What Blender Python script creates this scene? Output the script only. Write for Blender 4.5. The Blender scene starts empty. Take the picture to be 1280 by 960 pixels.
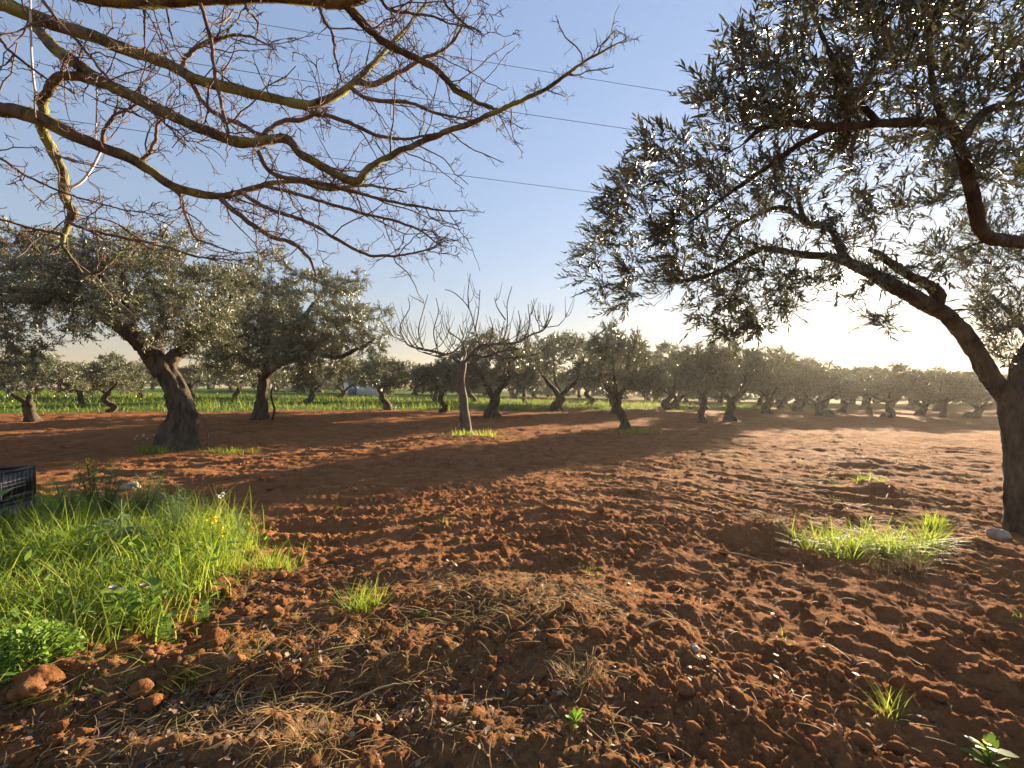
import bpy, math, random
import numpy as np
from mathutils import Vector

random.seed(7)
RNG = np.random.default_rng(7)
R = math.radians
scene = bpy.context.scene
COL = scene.collection

# ------------------------------------------------------------------ camera
F = 540.0            # focal length in pixels of the 1280 px wide frame
HZ = 484.0           # horizon row
CH = 1.45            # eye height
SUN_AZ = math.atan2(1060 - 640, F)
SUN_EL = math.atan2(HZ - 352, math.hypot(F, 420))
SUN_DIR = np.array([math.sin(SUN_AZ) * math.cos(SUN_EL), math.cos(SUN_AZ) * math.cos(SUN_EL), math.sin(SUN_EL)])

cam_d = bpy.data.cameras.new('camera')
cam_d.sensor_fit = 'HORIZONTAL'
cam_d.sensor_width = 36.0
cam_d.lens = 36.0 * F / 1280.0
cam_d.shift_y = (HZ - 480.0) / 1280.0
cam_d.clip_start = 0.05
cam_d.clip_end = 5000
cam = bpy.data.objects.new('camera', cam_d)
cam.location = (0, 0, CH)
cam.rotation_euler = (R(90), 0, 0)
COL.objects.link(cam)
scene.camera = cam


def W(px, py, Y):
    """world point seen at a pixel of the 1280x960 photo, at depth Y"""
    return np.array([(px - 640.0) / F * Y, Y, CH + (HZ - py) / F * Y])


def wr(px, py, rpx, Y):
    """real radius of a limb that looks rpx pixels in radius there (wide lenses stretch towards the edge)"""
    return rpx * Y / F / math.sqrt(1 + .9 * ((px - 640) / F) ** 2 + .5 * ((py - HZ) / F) ** 2)


# ------------------------------------------------------------------ noise
def _hash(ix, iy, s):
    n = (ix.astype(np.int64) * 374761393 + iy.astype(np.int64) * 668265263 + s * 1274126177) & 0x7fffffff
    n = ((n ^ (n >> 13)) * 1274126177) & 0x7fffffff
    n = (n ^ (n >> 16)) & 0x7fffffff
    return n


def perlin(x, y, s=0):
    x = np.asarray(x, float); y = np.asarray(y, float)
    xi = np.floor(x); yi = np.floor(y)
    xf = x - xi; yf = y - yi
    u = xf * xf * xf * (xf * (xf * 6 - 15) + 10); v = yf * yf * yf * (yf * (yf * 6 - 15) + 10)
    def g(ox, oy):
        a = _hash(xi + ox, yi + oy, s) * (2 * math.pi / 0x7fffffff)
        return np.cos(a) * (xf - ox) + np.sin(a) * (yf - oy)
    a = g(0, 0) * (1 - u) + g(1, 0) * u
    b = g(0, 1) * (1 - u) + g(1, 1) * u
    return (a * (1 - v) + b * v) * 1.4


def worley(x, y, s=0):
    x = np.asarray(x, float); y = np.asarray(y, float)
    xi = np.floor(x); yi = np.floor(y)
    best = np.full(x.shape, 9.0); bid = np.zeros(x.shape)
    for ox in (-1, 0, 1):
        for oy in (-1, 0, 1):
            h1 = _hash(xi + ox, yi + oy, s) / 0x7fffffff
            h2 = _hash(xi + ox, yi + oy, s + 57) / 0x7fffffff
            d = np.hypot(xi + ox + h1 - x, yi + oy + h2 - y)
            m = d < best
            best = np.where(m, d, best); bid = np.where(m, _hash(xi + ox, yi + oy, s + 91) / 0x7fffffff, bid)
    return best, bid


def sstep(a, b, t):
    t = np.clip((np.asarray(t, float) - a) / (b - a), 0, 1)
    return t * t * (3 - 2 * t)


# ------------------------------------------------------------------ terrain height
def macro(x, y):
    return -0.028 * np.clip(x, -40, 40) * sstep(4, 22, y)


def hit(px, py):
    """ground point under a pixel (macro terrain)"""
    Y = 10.0
    for _ in range(60):
        x = (px - 640) / F * Y
        t = float(macro(x, Y))
        Y = 0.5 * Y + 0.5 * min(max((CH - t) / max((py - HZ) / F, 1e-3), 0.5), 400)
    return np.array([(px - 640) / F * Y, Y])


MOUNDS = []
for px, py, a, r in ((640, 760, .05, .36), (590, 735, .025, .28), (700, 770, .03, .3), (955, 668, .11, .34), (1030, 665, .05, .4), (820, 672, .04, .5), (900, 662, .03, .5),
                     (1100, 612, .12, .35), (1090, 580, .10, .5), (60, 870, .07, .3), (170, 850, .05, .25), (270, 830, .045, .2),
                     (330, 890, .03, .3), (560, 900, .03, .2), (1060, 725, .04, .35), (740, 870, .045, .2), (430, 800, .025, .3),
                     (480, 700, .02, .4), (700, 640, .03, .6), (250, 740, .07, .5), (120, 720, .12, .9), (1230, 690, .08, .5), (780, 800, .05, .5)):
    p = hit(px, py); MOUNDS.append((p[0], p[1], a, r))


def cover_amt(x, y):
    """0 bare soil .. 1 grass sward (the strip beyond the tilled field)"""
    yb = 27 + .55 * x + 2.2 * perlin(x * .21, y * .21, 5)
    return sstep(-.8, 1.2, y - np.minimum(yb, 52)) * (1 - .65 * sstep(-2, 8, x) * sstep(-.35, .25, perlin(x * .16, y * .16, 61)))


def furrow_u(x, y):
    k = sstep(-2.0, 2.5, x)
    return y * (1 - .28 * k) + .72 * k * x + .45 * perlin(x * .25, y * .25, 11) + .12 * perlin(x * .9, y * .9, 12)


def height(x, y, fine=True):
    x = np.asarray(x, float); y = np.asarray(y, float)
    z = macro(x, y)
    r = np.hypot(x, y)
    c = 1 - cover_amt(x, y)
    z = z + .05 * perlin(x * .35, y * .35, 1) * sstep(0, 4, r) + .03 * perlin(x * 1.1, y * 1.1, 2)
    for mx, my, a, rr in MOUNDS:
        d2 = ((x - mx) ** 2 + (y - my) ** 2) / (rr * rr)
        z = z + a * np.exp(-d2 * 1.2)
    u = furrow_u(x, y)
    m = (.45 + .8 * np.clip(perlin(x * .4, y * .4, 21) + .3, 0, 1)) * c
    s = np.sin(2 * math.pi * u / .52)
    fr = .70 + .35 * (1 - sstep(4, 11, r))
    z = z + fr * m * .030 * s * (.6 + .8 * perlin(x * .8, y * .8, 34)) + fr * m * .010 * np.sin(2 * math.pi * u / .21 + 4 * perlin(x * 1.5, y * 1.5, 33))
    if fine:
        near = (1 - .45 * sstep(4, 9, r) - .3 * sstep(9, 26, r)) * c
        z = z + near * (.020 * perlin(x * 2.6, y * 2.6, 3) + .014 * perlin(x * 6.5, y * 6.5, 4) * (.5 + sstep(-.3, .4, perlin(x * .7, y * .7, 35))))
        z = z + sstep(5, 9, r) * c * (.022 * perlin(x * 2.1, y * 3.2, 81) + .030 * (np.abs(perlin(x * 1.3, y * 2.4, 82)) - .25) + .012 * perlin(x * 5, y * 5, 83))
        n2 = (1 - .5 * sstep(5, 15, r)) * c
        f1, i1 = worley(x * 6.5, y * 6.5, 6)
        z = z + near * np.clip(.46 - f1, 0, 1) * .065 * sstep(.35, 1, i1)
        f2, i2 = worley(x * 15, y * 15, 8)
        z = z + n2 * np.clip(.5 - f2, 0, 1) * .040 * sstep(.5, 1, i2)
        wx = x + .06 * perlin(x * 5, y * 5, 70); wy = y + .06 * perlin(x * 5, y * 5, 71)
        rough = .45 + 1.1 * sstep(-.3, .45, perlin(x * .8, y * .8, 72))
        z = z + n2 * rough * (.020 * (np.abs(perlin(wx * 9, wy * 9, 73)) - .25) + .014 * perlin(wx * 17, wy * 17, 9) - .012 * (np.abs(perlin(wx * 26, wy * 26, 74)) - .25) + .010 * perlin(wx * 42, wy * 42, 10))
        n3 = (1 - sstep(3, 6, r)) * c
        f3, i3 = worley(x * 34, y * 34, 18)
        z = z + n3 * np.clip(.5 - f3, 0, 1) * .016 * sstep(.5, 1, i3)
    return z


def gz(x, y):
    return float(height(np.array([x]), np.array([y]))[0])


def ground_at(px, py):
    p = hit(px, py)
    return np.array([p[0], p[1], gz(p[0], p[1])])


# ------------------------------------------------------------------ mesh helpers
class MB:
    """collects vertices and faces, then links them as one mesh object"""
    def __init__(self):
        self.v = []; self.f = []; self.n = 0; self.t = []

    def add(self, v, faces, tint=None):
        v = np.asarray(v, np.float32).reshape(-1, 3)
        faces = [np.asarray(f, np.int32) for f in (faces if isinstance(faces, list) else [faces])]
        for f in faces:
            if len(f): self.f.append(f + self.n)
        self.v.append(v); self.n += len(v)
        self.t.append(np.zeros(len(v), np.float32) if tint is None else np.broadcast_to(np.asarray(tint, np.float32), (len(v),)))

    def mesh(self, name, mat, smooth=False):
        V = np.concatenate(self.v); T = np.concatenate(self.t)
        loops = np.concatenate([f.ravel() for f in self.f])
        sizes = np.concatenate([np.full(len(f), f.shape[1], np.int32) for f in self.f])
        me = bpy.data.meshes.new(name)
        me.vertices.add(len(V)); me.vertices.foreach_set('co', V.ravel())
        me.loops.add(len(loops)); me.loops.foreach_set('vertex_index', loops)
        me.polygons.add(len(sizes))
        me.polygons.foreach_set('loop_start', np.concatenate([[0], np.cumsum(sizes)[:-1]]).astype(np.int32))
        if smooth: me.polygons.foreach_set('use_smooth', np.ones(len(sizes), bool))
        a = me.attributes.new('tint', 'FLOAT', 'POINT'); a.data.foreach_set('value', T)
        me.update(calc_edges=True); me.validate()
        if mat: me.materials.append(mat)
        return me

    def build(self, name, mat, parent=None, smooth=False, loc=None):
        o = bpy.data.objects.new(name, self.mesh(name, mat, smooth))
        COL.objects.link(o)
        if parent: o.parent = parent
        if loc is not None: o.location = loc
        return o


def tag(o, label=None, cat=None, group=None, kind=None):
    if label: o['label'] = label
    if cat: o['category'] = cat
    if group: o['group'] = group
    if kind: o['kind'] = kind
    return o


def empty(name, loc, rz=0):
    o = bpy.data.objects.new(name, None); COL.objects.link(o)
    o.location = loc; o.rotation_euler = (0, 0, rz); o.empty_display_size = .2
    return o


def norm(a):
    a = np.asarray(a, float)
    return a / np.maximum(np.linalg.norm(a, axis=-1, keepdims=True), 1e-9)


def rvec(rng, n):
    return norm(rng.normal(size=(n, 3)))


def cr(pts, rad, n):
    """Catmull-Rom resample of a path with radii"""
    P = np.asarray(pts, float); r = np.asarray(rad, float)
    Q = np.vstack([2 * P[0] - P[1], P, 2 * P[-1] - P[-2]])
    seg = np.linalg.norm(np.diff(P, axis=0), axis=1); cum = np.concatenate([[0], np.cumsum(seg)])
    s = np.linspace(0, cum[-1], n)
    i = np.clip(np.searchsorted(cum, s, side='right') - 1, 0, len(P) - 2)
    t = ((s - cum[i]) / np.maximum(seg[i], 1e-9))[:, None]
    p0, p1, p2, p3 = Q[i], Q[i + 1], Q[i + 2], Q[i + 3]
    out = .5 * (2 * p1 + (p2 - p0) * t + (2 * p0 - 5 * p1 + 4 * p2 - p3) * t ** 2 + (3 * p1 - p0 - 3 * p2 + p3) * t ** 3)
    return out, np.interp(s, cum, r)


def tube(mb, P, r, sides=10, gnarl=0., seed=0, flute=0., cap=True):
    """one tapered tube along P (n,3) with radii r, its surface roughened by gnarl"""
    P = np.asarray(P, float); n = len(P)
    T = norm(np.gradient(P, axis=0))
    u = np.cross(T[0], [0.31, .9, .2]); u /= np.linalg.norm(u)
    U = [u]
    for k in range(1, n):
        u = U[-1] - T[k] * np.dot(U[-1], T[k]); U.append(u / np.linalg.norm(u))
    U = np.array(U); V = np.cross(T, U)
    th = np.linspace(0, 2 * math.pi, sides, endpoint=False)
    s = np.concatenate([[0], np.cumsum(np.linalg.norm(np.diff(P, axis=0), axis=1))])
    rr = np.repeat(np.asarray(r, float)[:, None], sides, 1)
    if gnarl:
        cx = np.cos(th)[None] * 1.4 + 0 * s[:, None]; cy = np.sin(th)[None] * 1.4 + 0 * s[:, None]
        ss = s[:, None] / max(np.mean(r), 1e-3) * .35
        nz = perlin(cx + ss * .6 + seed * 3.1, cy + ss * .5 + seed * 1.7, seed) + .6 * perlin(cx * 2.3 + ss * 1.7, cy * 2.3 - ss * 1.1, seed + 5)
        sf = s[:, None] / max(np.mean(r), 1e-3)
        nz = nz + .45 * perlin(cx * 4.1 + sf * .9, cy * 4.1 - sf * .8, seed + 9) + .3 * perlin(cx * 8 + sf * 1.6, cy * 8 + sf * 1.1, seed + 12)
        rr = rr * (1 + gnarl * nz)
        if flute:
            rr = rr * (1 + flute * np.sin(3 * th[None] + ss * .9 + seed) * (.5 + .5 * np.sin(ss * .7)) + .6 * flute * np.sin(7 * th[None] + ss * .8))
    X = P[:, None] + rr[..., None] * (np.cos(th)[None, :, None] * U[:, None] + np.sin(th)[None, :, None] * V[:, None])
    i = np.arange(n - 1)[:, None] * sides; j = np.arange(sides)[None]; j2 = (j + 1) % sides
    q = np.stack([i + j, i + j2, i + sides + j2, i + sides + j], -1).reshape(-1, 4)
    fs = [q]
    X = X.reshape(-1, 3)
    if cap:
        X = np.vstack([X, P[-1] + T[-1] * r[-1] * .4, P[0]])
        b = (n - 1) * sides
        fs.append(np.stack([b + np.arange(sides), b + (np.arange(sides) + 1) % sides, np.full(sides, n * sides)], -1))
        fs.append(np.stack([(np.arange(sides) + 1) % sides, np.arange(sides), np.full(sides, n * sides + 1)], -1))
    mb.add(X, fs)


def tubes(mb, P, r, sides=4, tint=None):
    """many thin tubes at once: P (N,M,3), r (N,M)"""
    N, M, _ = P.shape
    if N == 0: return
    T = norm(np.gradient(P, axis=1))
    ref = np.where(np.abs(T[..., 2:3]) > .9, np.array([1., 0, 0]), np.array([0, 0, 1.]))
    U = norm(np.cross(T, ref)); V = np.cross(T, U)
    th = np.linspace(0, 2 * math.pi, sides, endpoint=False)
    X = P[:, :, None] + r[..., None, None] * (np.cos(th)[:, None] * U[:, :, None] + np.sin(th)[:, None] * V[:, :, None])
    i = np.arange(M - 1)[:, None] * sides; j = np.arange(sides)[None]; j2 = (j + 1) % sides
    q = np.stack([i + j, i + j2, i + sides + j2, i + sides + j], -1).reshape(-1, 4)
    q = (q[None] + (np.arange(N) * M * sides)[:, None, None]).reshape(-1, 4)
    mb.add(X.reshape(-1, 3), q, None if tint is None else np.repeat(tint, M * sides))


def leaves(mb, B, A, Nn, L, Wd, tint, bend=.15, simple=False, prof=(.36, .5, .72, .36)):
    """leaf blades: base B, axis A, normal hint Nn, length L, width Wd (arrays)"""
    A = norm(A); S = norm(np.cross(A, Nn)); N2 = np.cross(S, A)
    L = np.broadcast_to(L, (len(B),))[:, None]; w = np.broadcast_to(Wd, (len(B),))[:, None]
    bd = np.broadcast_to(bend, (len(B),))[:, None]
    n = len(B); base = np.arange(n)[:, None]
    if simple:
        V = np.stack([B, B + A * L * .48 + S * w * .5 - N2 * L * bd * .15, B + A * L - N2 * L * bd, B + A * L * .48 - S * w * .5 - N2 * L * bd * .15], 1)
        mb.add(V.reshape(-1, 3), base * 4 + np.array([[0, 1, 2, 3]]), np.repeat(tint, 4))
    else:
        a1, w1, a2, w2 = prof
        c1 = B + A * L * a1 - N2 * L * bd * .15; c2 = B + A * L * a2 - N2 * L * bd * .5
        V = np.stack([B, c1 + S * w * w1, c2 + S * w * w2, B + A * L - N2 * L * bd, c2 - S * w * w2, c1 - S * w * w1], 1)
        mb.add(V.reshape(-1, 3), [base * 6 + np.array([[0, 1, 5]]), base * 6 + np.array([[1, 2, 4, 5]]), base * 6 + np.array([[2, 3, 4]])], np.repeat(tint, 6))


def ribbons(mb, B, az, e0, e1, L, wd, tint, curl=0., M=5, tipw=.1):
    """grass blades and straws: base B, heading az, elevation going from e0 to e1 along the length"""
    n = len(B)
    az = np.broadcast_to(az, (n,)); e0 = np.broadcast_to(e0, (n,)); e1 = np.broadcast_to(e1, (n,))
    L = np.broadcast_to(L, (n,)); wd = np.broadcast_to(wd, (n,)); curl = np.broadcast_to(curl, (n,))
    p = np.array(B, float); rows = []
    for k in range(M):
        t = k / (M - 1)
        a = az + curl * t; e = e0 + (e1 - e0) * t
        d = np.stack([np.cos(a) * np.cos(e), np.sin(a) * np.cos(e), np.sin(e)], -1)
        sd = np.stack([-np.sin(a), np.cos(a), 0 * a], -1)
        w = wd * (1 - (1 - tipw) * t ** 1.6) * .5
        rows += [p - sd * w[:, None], p + sd * w[:, None]]
        p = p + d * (L / (M - 1))[:, None]
    V = np.stack(rows, 1)
    k = np.arange(M - 1)[:, None] * 2
    q = k + np.array([[0, 1, 3, 2]])
    q = (q[None] + (np.arange(n) * 2 * M)[:, None, None]).reshape(-1, 4)
    mb.add(V.reshape(-1, 3), q, np.repeat(tint, 2 * M))


def lump_base(rng, sub=2):
    import bmesh
    bm = bmesh.new(); bmesh.ops.create_icosphere(bm, subdivisions=sub, radius=1)
    v = np.array([x.co[:] for x in bm.verts]); f = np.array([[q.index for q in p.verts] for p in bm.faces]); bm.free()
    return v, f


def lump(rng, v, rough=.28, flat=.7, cut=(.78, .97)):
    o = rng.uniform(-50, 50, 3)
    d = 1 + rough * perlin(v[:, 0] * 1.1 + o[0], v[:, 1] * 1.1 + v[:, 2] * .9 + o[1]) * 1.3 + rough * .7 * perlin(v[:, 0] * 2.7 + v[:, 2] * 2.1 + o[2], v[:, 1] * 2.7 + o[0])
    # knock a few faces off
    for _ in range(5):
        nrm = rvec(rng, 1)[0]; lim = rng.uniform(*cut)
        h = v @ nrm; d = np.where(h * d > lim, lim / np.maximum(h, .3), d)
    w = v * d[:, None] * np.array([1, rng.uniform(.65, 1), flat * rng.uniform(.7, 1.1)])
    a = rng.uniform(0, 6.28); c, s = math.cos(a), math.sin(a)
    return w @ np.array([[c, s, 0], [-s, c, 0], [0, 0, 1]])


# ------------------------------------------------------------------ materials
def new_mat(name):
    m = bpy.data.materials.new(name); m.use_nodes = True
    nt = m.node_tree; nt.nodes.clear()
    out = nt.nodes.new('ShaderNodeOutputMaterial')
    return m, nt, out


def nd(nt, t, **kw):
    n = nt.nodes.new(t)
    for k, v in kw.items():
        if k.startswith('i_'): n.inputs[k[2:].replace('_', ' ')].default_value = v
        else: setattr(n, k, v)
    return n


def ramp(nt, fac, stops, interp='LINEAR'):
    n = nt.nodes.new('ShaderNodeValToRGB'); n.color_ramp.interpolation = interp
    els = n.color_ramp.elements
    while len(els) < len(stops): els.new(.5)
    for e, (p, c) in zip(els, stops): e.position = p; e.color = (*c, 1)
    nt.links.new(fac, n.inputs[0]); return n.outputs[0]


def mixc(nt, fac, a, b):
    n = nt.nodes.new('ShaderNodeMix'); n.data_type = 'RGBA'
    for sock, val in ((n.inputs[0], fac), (n.inputs[6], a), (n.inputs[7], b)):
        if hasattr(val, 'links'): nt.links.new(val, sock)
        elif isinstance(val, tuple): sock.default_value = (*val, 1)
        else: sock.default_value = val
    return n.outputs[2]


def noise(nt, scale, detail=5, rough=.6, vec=None, dim=None):
    n = nt.nodes.new('ShaderNodeTexNoise'); n.inputs['Scale'].default_value = scale
    n.inputs['Detail'].default_value = detail; n.inputs['Roughness'].default_value = rough
    if vec is not None: nt.links.new(vec, n.inputs['Vector'])
    return n.outputs[0]


def maprange(nt, v, a, b, c=0., d=1.):
    n = nt.nodes.new('ShaderNodeMapRange')
    nt.links.new(v, n.inputs[0])
    for i, x in enumerate((a, b, c, d)): n.inputs[i + 1].default_value = x
    return n.outputs[0]


def attr(nt, name):
    n = nt.nodes.new('ShaderNodeAttribute'); n.attribute_name = name; return n.outputs['Fac']


def objco(nt):
    return nt.nodes.new('ShaderNodeTexCoord').outputs['Object']


def leaf_mat(name, dark, light, back, trans, tw=.3, rough=.5, spec=.4, dry=None):
    m, nt, out = new_mat(name)
    t = attr(nt, 'tint')
    front = ramp(nt, t, [(0, dark), (1, light)] if dry is None else [(0, dark), (.86, light), (.97, dry)])
    bk = nt.nodes.new('ShaderNodeNewGeometry').outputs['Backfacing']
    c = mixc(nt, bk, front, back) if back else front
    p = nd(nt, 'ShaderNodeBsdfPrincipled'); nt.links.new(c, p.inputs['Base Color'])
    p.inputs['Roughness'].default_value = rough; p.inputs['Specular IOR Level'].default_value = spec
    tr = nd(nt, 'ShaderNodeBsdfTranslucent'); tr.inputs[0].default_value = (*trans, 1)
    mx = nd(nt, 'ShaderNodeMixShader'); mx.inputs[0].default_value = tw
    nt.links.new(p.outputs[0], mx.inputs[1]); nt.links.new(tr.outputs[0], mx.inputs[2])
    nt.links.new(mx.outputs[0], out.inputs[0]); return m


def bark_mat(name, dark, light, patch=None, pscale=5., plim=(.52, .66), bump=.6, scale=9., bdist=.02):
    m, nt, out = new_mat(name)
    co = objco(nt)
    mp = nd(nt, 'ShaderNodeMapping'); mp.inputs['Scale'].default_value = (1, 1, .35); nt.links.new(co, mp.inputs[0])
    n1 = noise(nt, scale, 8, .65, mp.outputs[0])
    c = ramp(nt, n1, [(.3, dark), (.72, light)])
    if patch:
        n2 = noise(nt, pscale, 6, .7, co)
        c = mixc(nt, maprange(nt, n2, *plim), c, patch)
    p = nd(nt, 'ShaderNodeBsdfPrincipled'); nt.links.new(c, p.inputs['Base Color'])
    p.inputs['Roughness'].default_value = .9; p.inputs['Specular IOR Level'].default_value = .15
    n3 = noise(nt, scale * 3.2, 6, .7, mp.outputs[0])
    b = nd(nt, 'ShaderNodeBump'); b.inputs['Strength'].default_value = bump; b.inputs['Distance'].default_value = bdist
    nt.links.new(n3, b.inputs['Height']); nt.links.new(b.outputs[0], p.inputs['Normal'])
    nt.links.new(p.outputs[0], out.inputs[0]); return m


def plain_mat(name, a, b, rough=.8, scale=8., bump=.3, spec=.2, bdist=.01, metal=0):
    m, nt, out = new_mat(name)
    co = objco(nt); n1 = noise(nt, scale, 6, .65, co)
    c = ramp(nt, n1, [(.3, a), (.7, b)])
    p = nd(nt, 'ShaderNodeBsdfPrincipled'); nt.links.new(c, p.inputs['Base Color'])
    p.inputs['Roughness'].default_value = rough; p.inputs['Specular IOR Level'].default_value = spec; p.inputs['Metallic'].default_value = metal
    n3 = noise(nt, scale * 4, 6, .7, co)
    bp = nd(nt, 'ShaderNodeBump'); bp.inputs['Strength'].default_value = bump; bp.inputs['Distance'].default_value = bdist
    nt.links.new(n3, bp.inputs['Height']); nt.links.new(bp.outputs[0], p.inputs['Normal'])
    nt.links.new(p.outputs[0], out.inputs[0]); return m


def tint_mat(name, stops, rough=.8, trans=0., spec=.2, tcol=None):
    m, nt, out = new_mat(name)
    c = ramp(nt, attr(nt, 'tint'), stops)
    p = nd(nt, 'ShaderNodeBsdfPrincipled'); nt.links.new(c, p.inputs['Base Color'])
    p.inputs['Roughness'].default_value = rough; p.inputs['Specular IOR Level'].default_value = spec
    if trans:
        tr = nd(nt, 'ShaderNodeBsdfTranslucent')
        if tcol: tr.inputs[0].default_value = (*tcol, 1)
        else: nt.links.new(c, tr.inputs[0])
        mx = nd(nt, 'ShaderNodeMixShader'); mx.inputs[0].default_value = trans
        nt.links.new(p.outputs[0], mx.inputs[1]); nt.links.new(tr.outputs[0], mx.inputs[2]); nt.links.new(mx.outputs[0], out.inputs[0])
    else: nt.links.new(p.outputs[0], out.inputs[0])
    return m


def soil_mat(name, ground=True):
    m, nt, out = new_mat(name)
    co = objco(nt)
    big = noise(nt, .55, 5, .6, co); mid = noise(nt, 3., 9, .72, co); fin = noise(nt, 38., 6, .7, co)
    c = ramp(nt, mid, [(.28, (.135, .053, .021)), (.5, (.255, .108, .043)), (.74, (.37, .195, .092))])
    c = mixc(nt, maprange(nt, big, .45, .72, 0, .55), c, (.33, .15, .062))
    c = mixc(nt, maprange(nt, fin, .58, .75, 0, .5), c, (.42, .25, .14))
    c = mixc(nt, maprange(nt, fin, .42, .28, 0, .6), c, (.085, .034, .018))
    if ground:
        g = noise(nt, 2.2, 6, .7, co)
        gc = ramp(nt, g, [(.3, (.05, .09, .018)), (.6, (.10, .15, .03)), (.8, (.17, .17, .05))])
        c = mixc(nt, attr(nt, 'cover'), c, gc)
        lc = ramp(nt, noise(nt, 26, 6, .75, co), [(.35, (.11, .05, .022)), (.55, (.25, .13, .055)), (.75, (.38, .25, .12))])
        c = mixc(nt, attr(nt, 'litter'), c, lc)
    p = nd(nt, 'ShaderNodeBsdfPrincipled'); nt.links.new(c, p.inputs['Base Color'])
    p.inputs['Roughness'].default_value = 1; p.inputs['Specular IOR Level'].default_value = .03
    h1 = noise(nt, 22., 8, .7, co); h2 = noise(nt, 90., 6, .7, co)
    b0 = nd(nt, 'ShaderNodeBump'); b0.inputs['Strength'].default_value = .55; b0.inputs['Distance'].default_value = .12
    nt.links.new(noise(nt, 5., 6, .7, co), b0.inputs['Height'])
    b1 = nd(nt, 'ShaderNodeBump'); b1.inputs['Strength'].default_value = .9; b1.inputs['Distance'].default_value = .05
    b2 = nd(nt, 'ShaderNodeBump'); b2.inputs['Strength'].default_value = .6; b2.inputs['Distance'].default_value = .01
    nt.links.new(h1, b1.inputs['Height']); nt.links.new(h2, b2.inputs['Height']); nt.links.new(b0.outputs[0], b1.inputs['Normal']); nt.links.new(b1.outputs[0], b2.inputs['Normal'])
    nt.links.new(b2.outputs[0], p.inputs['Normal'])
    nt.links.new(p.outputs[0], out.inputs[0]); return m


M_soil = soil_mat('red_soil'); M_clod = soil_mat('red_clod', False)
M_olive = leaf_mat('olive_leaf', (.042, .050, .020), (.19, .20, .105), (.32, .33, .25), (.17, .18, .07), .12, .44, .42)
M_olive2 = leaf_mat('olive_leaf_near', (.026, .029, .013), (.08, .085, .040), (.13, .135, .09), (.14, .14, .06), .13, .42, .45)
M_obark = bark_mat('olive_bark', (.018, .013, .009), (.165, .135, .10), (.10, .10, .05), 4., (.58, .75), 1., 8., .06)
M_fbark = bark_mat('fruit_bark', (.045, .032, .022), (.22, .16, .115), (.27, .255, .075), 5., (.46, .58), 1., 16., .025)
M_ftwig = bark_mat('fruit_twig', (.07, .05, .04), (.21, .15, .12), (.24, .2, .08), 9., (.6, .7), .4, 20., .006)
M_figbark = bark_mat('fig_bark', (.055, .045, .035), (.15, .125, .098), (.11, .10, .055), 4., (.6, .75), .5, 8., .012)
M_grass = leaf_mat('grass_blade', (.05, .115, .012), (.23, .31, .035), None, (.42, .53, .06), .42, .6, .12, (.40, .33, .12))
M_grassfar = leaf_mat('meadow_grass', (.04, .075, .012), (.14, .18, .03), None, (.26, .32, .04), .4, .6, .2)
M_weed = leaf_mat('weed_leaf', (.05, .105, .018), (.17, .25, .045), None, (.25, .42, .05), .38, .5, .3)
M_fennel = leaf_mat('fennel_leaf', (.07, .12, .045), (.15, .20, .09), None, (.26, .36, .12), .35, .6, .2)
M_thistle = leaf_mat('thistle_leaf', (.10, .15, .08), (.22, .27, .17), None, (.28, .36, .16), .3, .6, .2)
M_straw = tint_mat('dry_straw', [(0, (.13, .065, .028)), (.45, (.30, .18, .07)), (.8, (.46, .32, .14)), (1, (.30, .27, .08))], .7, .2)
M_dead = tint_mat('dead_leaf', [(0, (.045, .028, .022)), (.5, (.14, .085, .055)), (.85, (.24, .15, .095)), (1, (.34, .25, .17))], .6, .12)
M_stone = plain_mat('pale_stone', (.24, .18, .13), (.42, .34, .27), .9, 9, .5)
M_yellow = plain_mat('yellow_petal', (.75, .55, .02), (.85, .70, .05), .6, 20, .1)
M_purple = plain_mat('mauve_petal', (.45, .28, .42), (.65, .48, .60), .6, 20, .1)
M_white = plain_mat('white_petal', (.7, .7, .66), (.8, .8, .75), .6, 20, .1)
M_crate = plain_mat('black_plastic', (.010, .010, .013), (.025, .025, .03), .45, 14, .15, .4)
M_wirem = plain_mat('pale_wire', (.32, .32, .31), (.45, .44, .42), .45, 30, .1, .5)
M_cable = plain_mat('cable_black', (.03, .03, .035), (.05, .05, .055), .6, 3, .1)
M_string = plain_mat('pale_string', (.42, .35, .31), (.55, .47, .42), .8, 30, .2)
M_stalk = plain_mat('dry_stalk', (.24, .17, .09), (.40, .30, .18), .8, 20, .2)
M_wall = plain_mat('white_wall', (.60, .62, .64), (.74, .75, .76), .85, 2, .1)
M_roof = plain_mat('grey_roof', (.25, .26, .28), (.36, .37, .39), .7, 3, .2)
M_door = plain_mat('blue_door', (.10, .16, .24), (.15, .21, .30), .6, 4, .1)

# ------------------------------------------------------------------ ground sheet
def litter_amt(x, y):
    """how much dead plant matter is raked into the soil"""
    l = 1 - sstep(2.2, 4.4, y - .35 * x)
    l = l * sstep(.9, -.5, x - .45)
    l = l * (.45 + .9 * np.clip(perlin(x * 1.6, y * 1.6, 41) + .35, 0, 1))
    for px, py, a, rr in ((630, 745, .9, .55), (330, 890, .9, .5), (740, 850, .5, .25), (1020, 660, .4, .5), (480, 800, .6, .5), (560, 690, .4, .5)):
        p = hit(px, py)
        l = np.maximum(l, a * np.exp(-((x - p[0]) ** 2 + (y - p[1]) ** 2) / rr ** 2) * (.6 + .7 * perlin(x * 5, y * 5, 42)))
    return np.clip(l, 0, .85)


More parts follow.
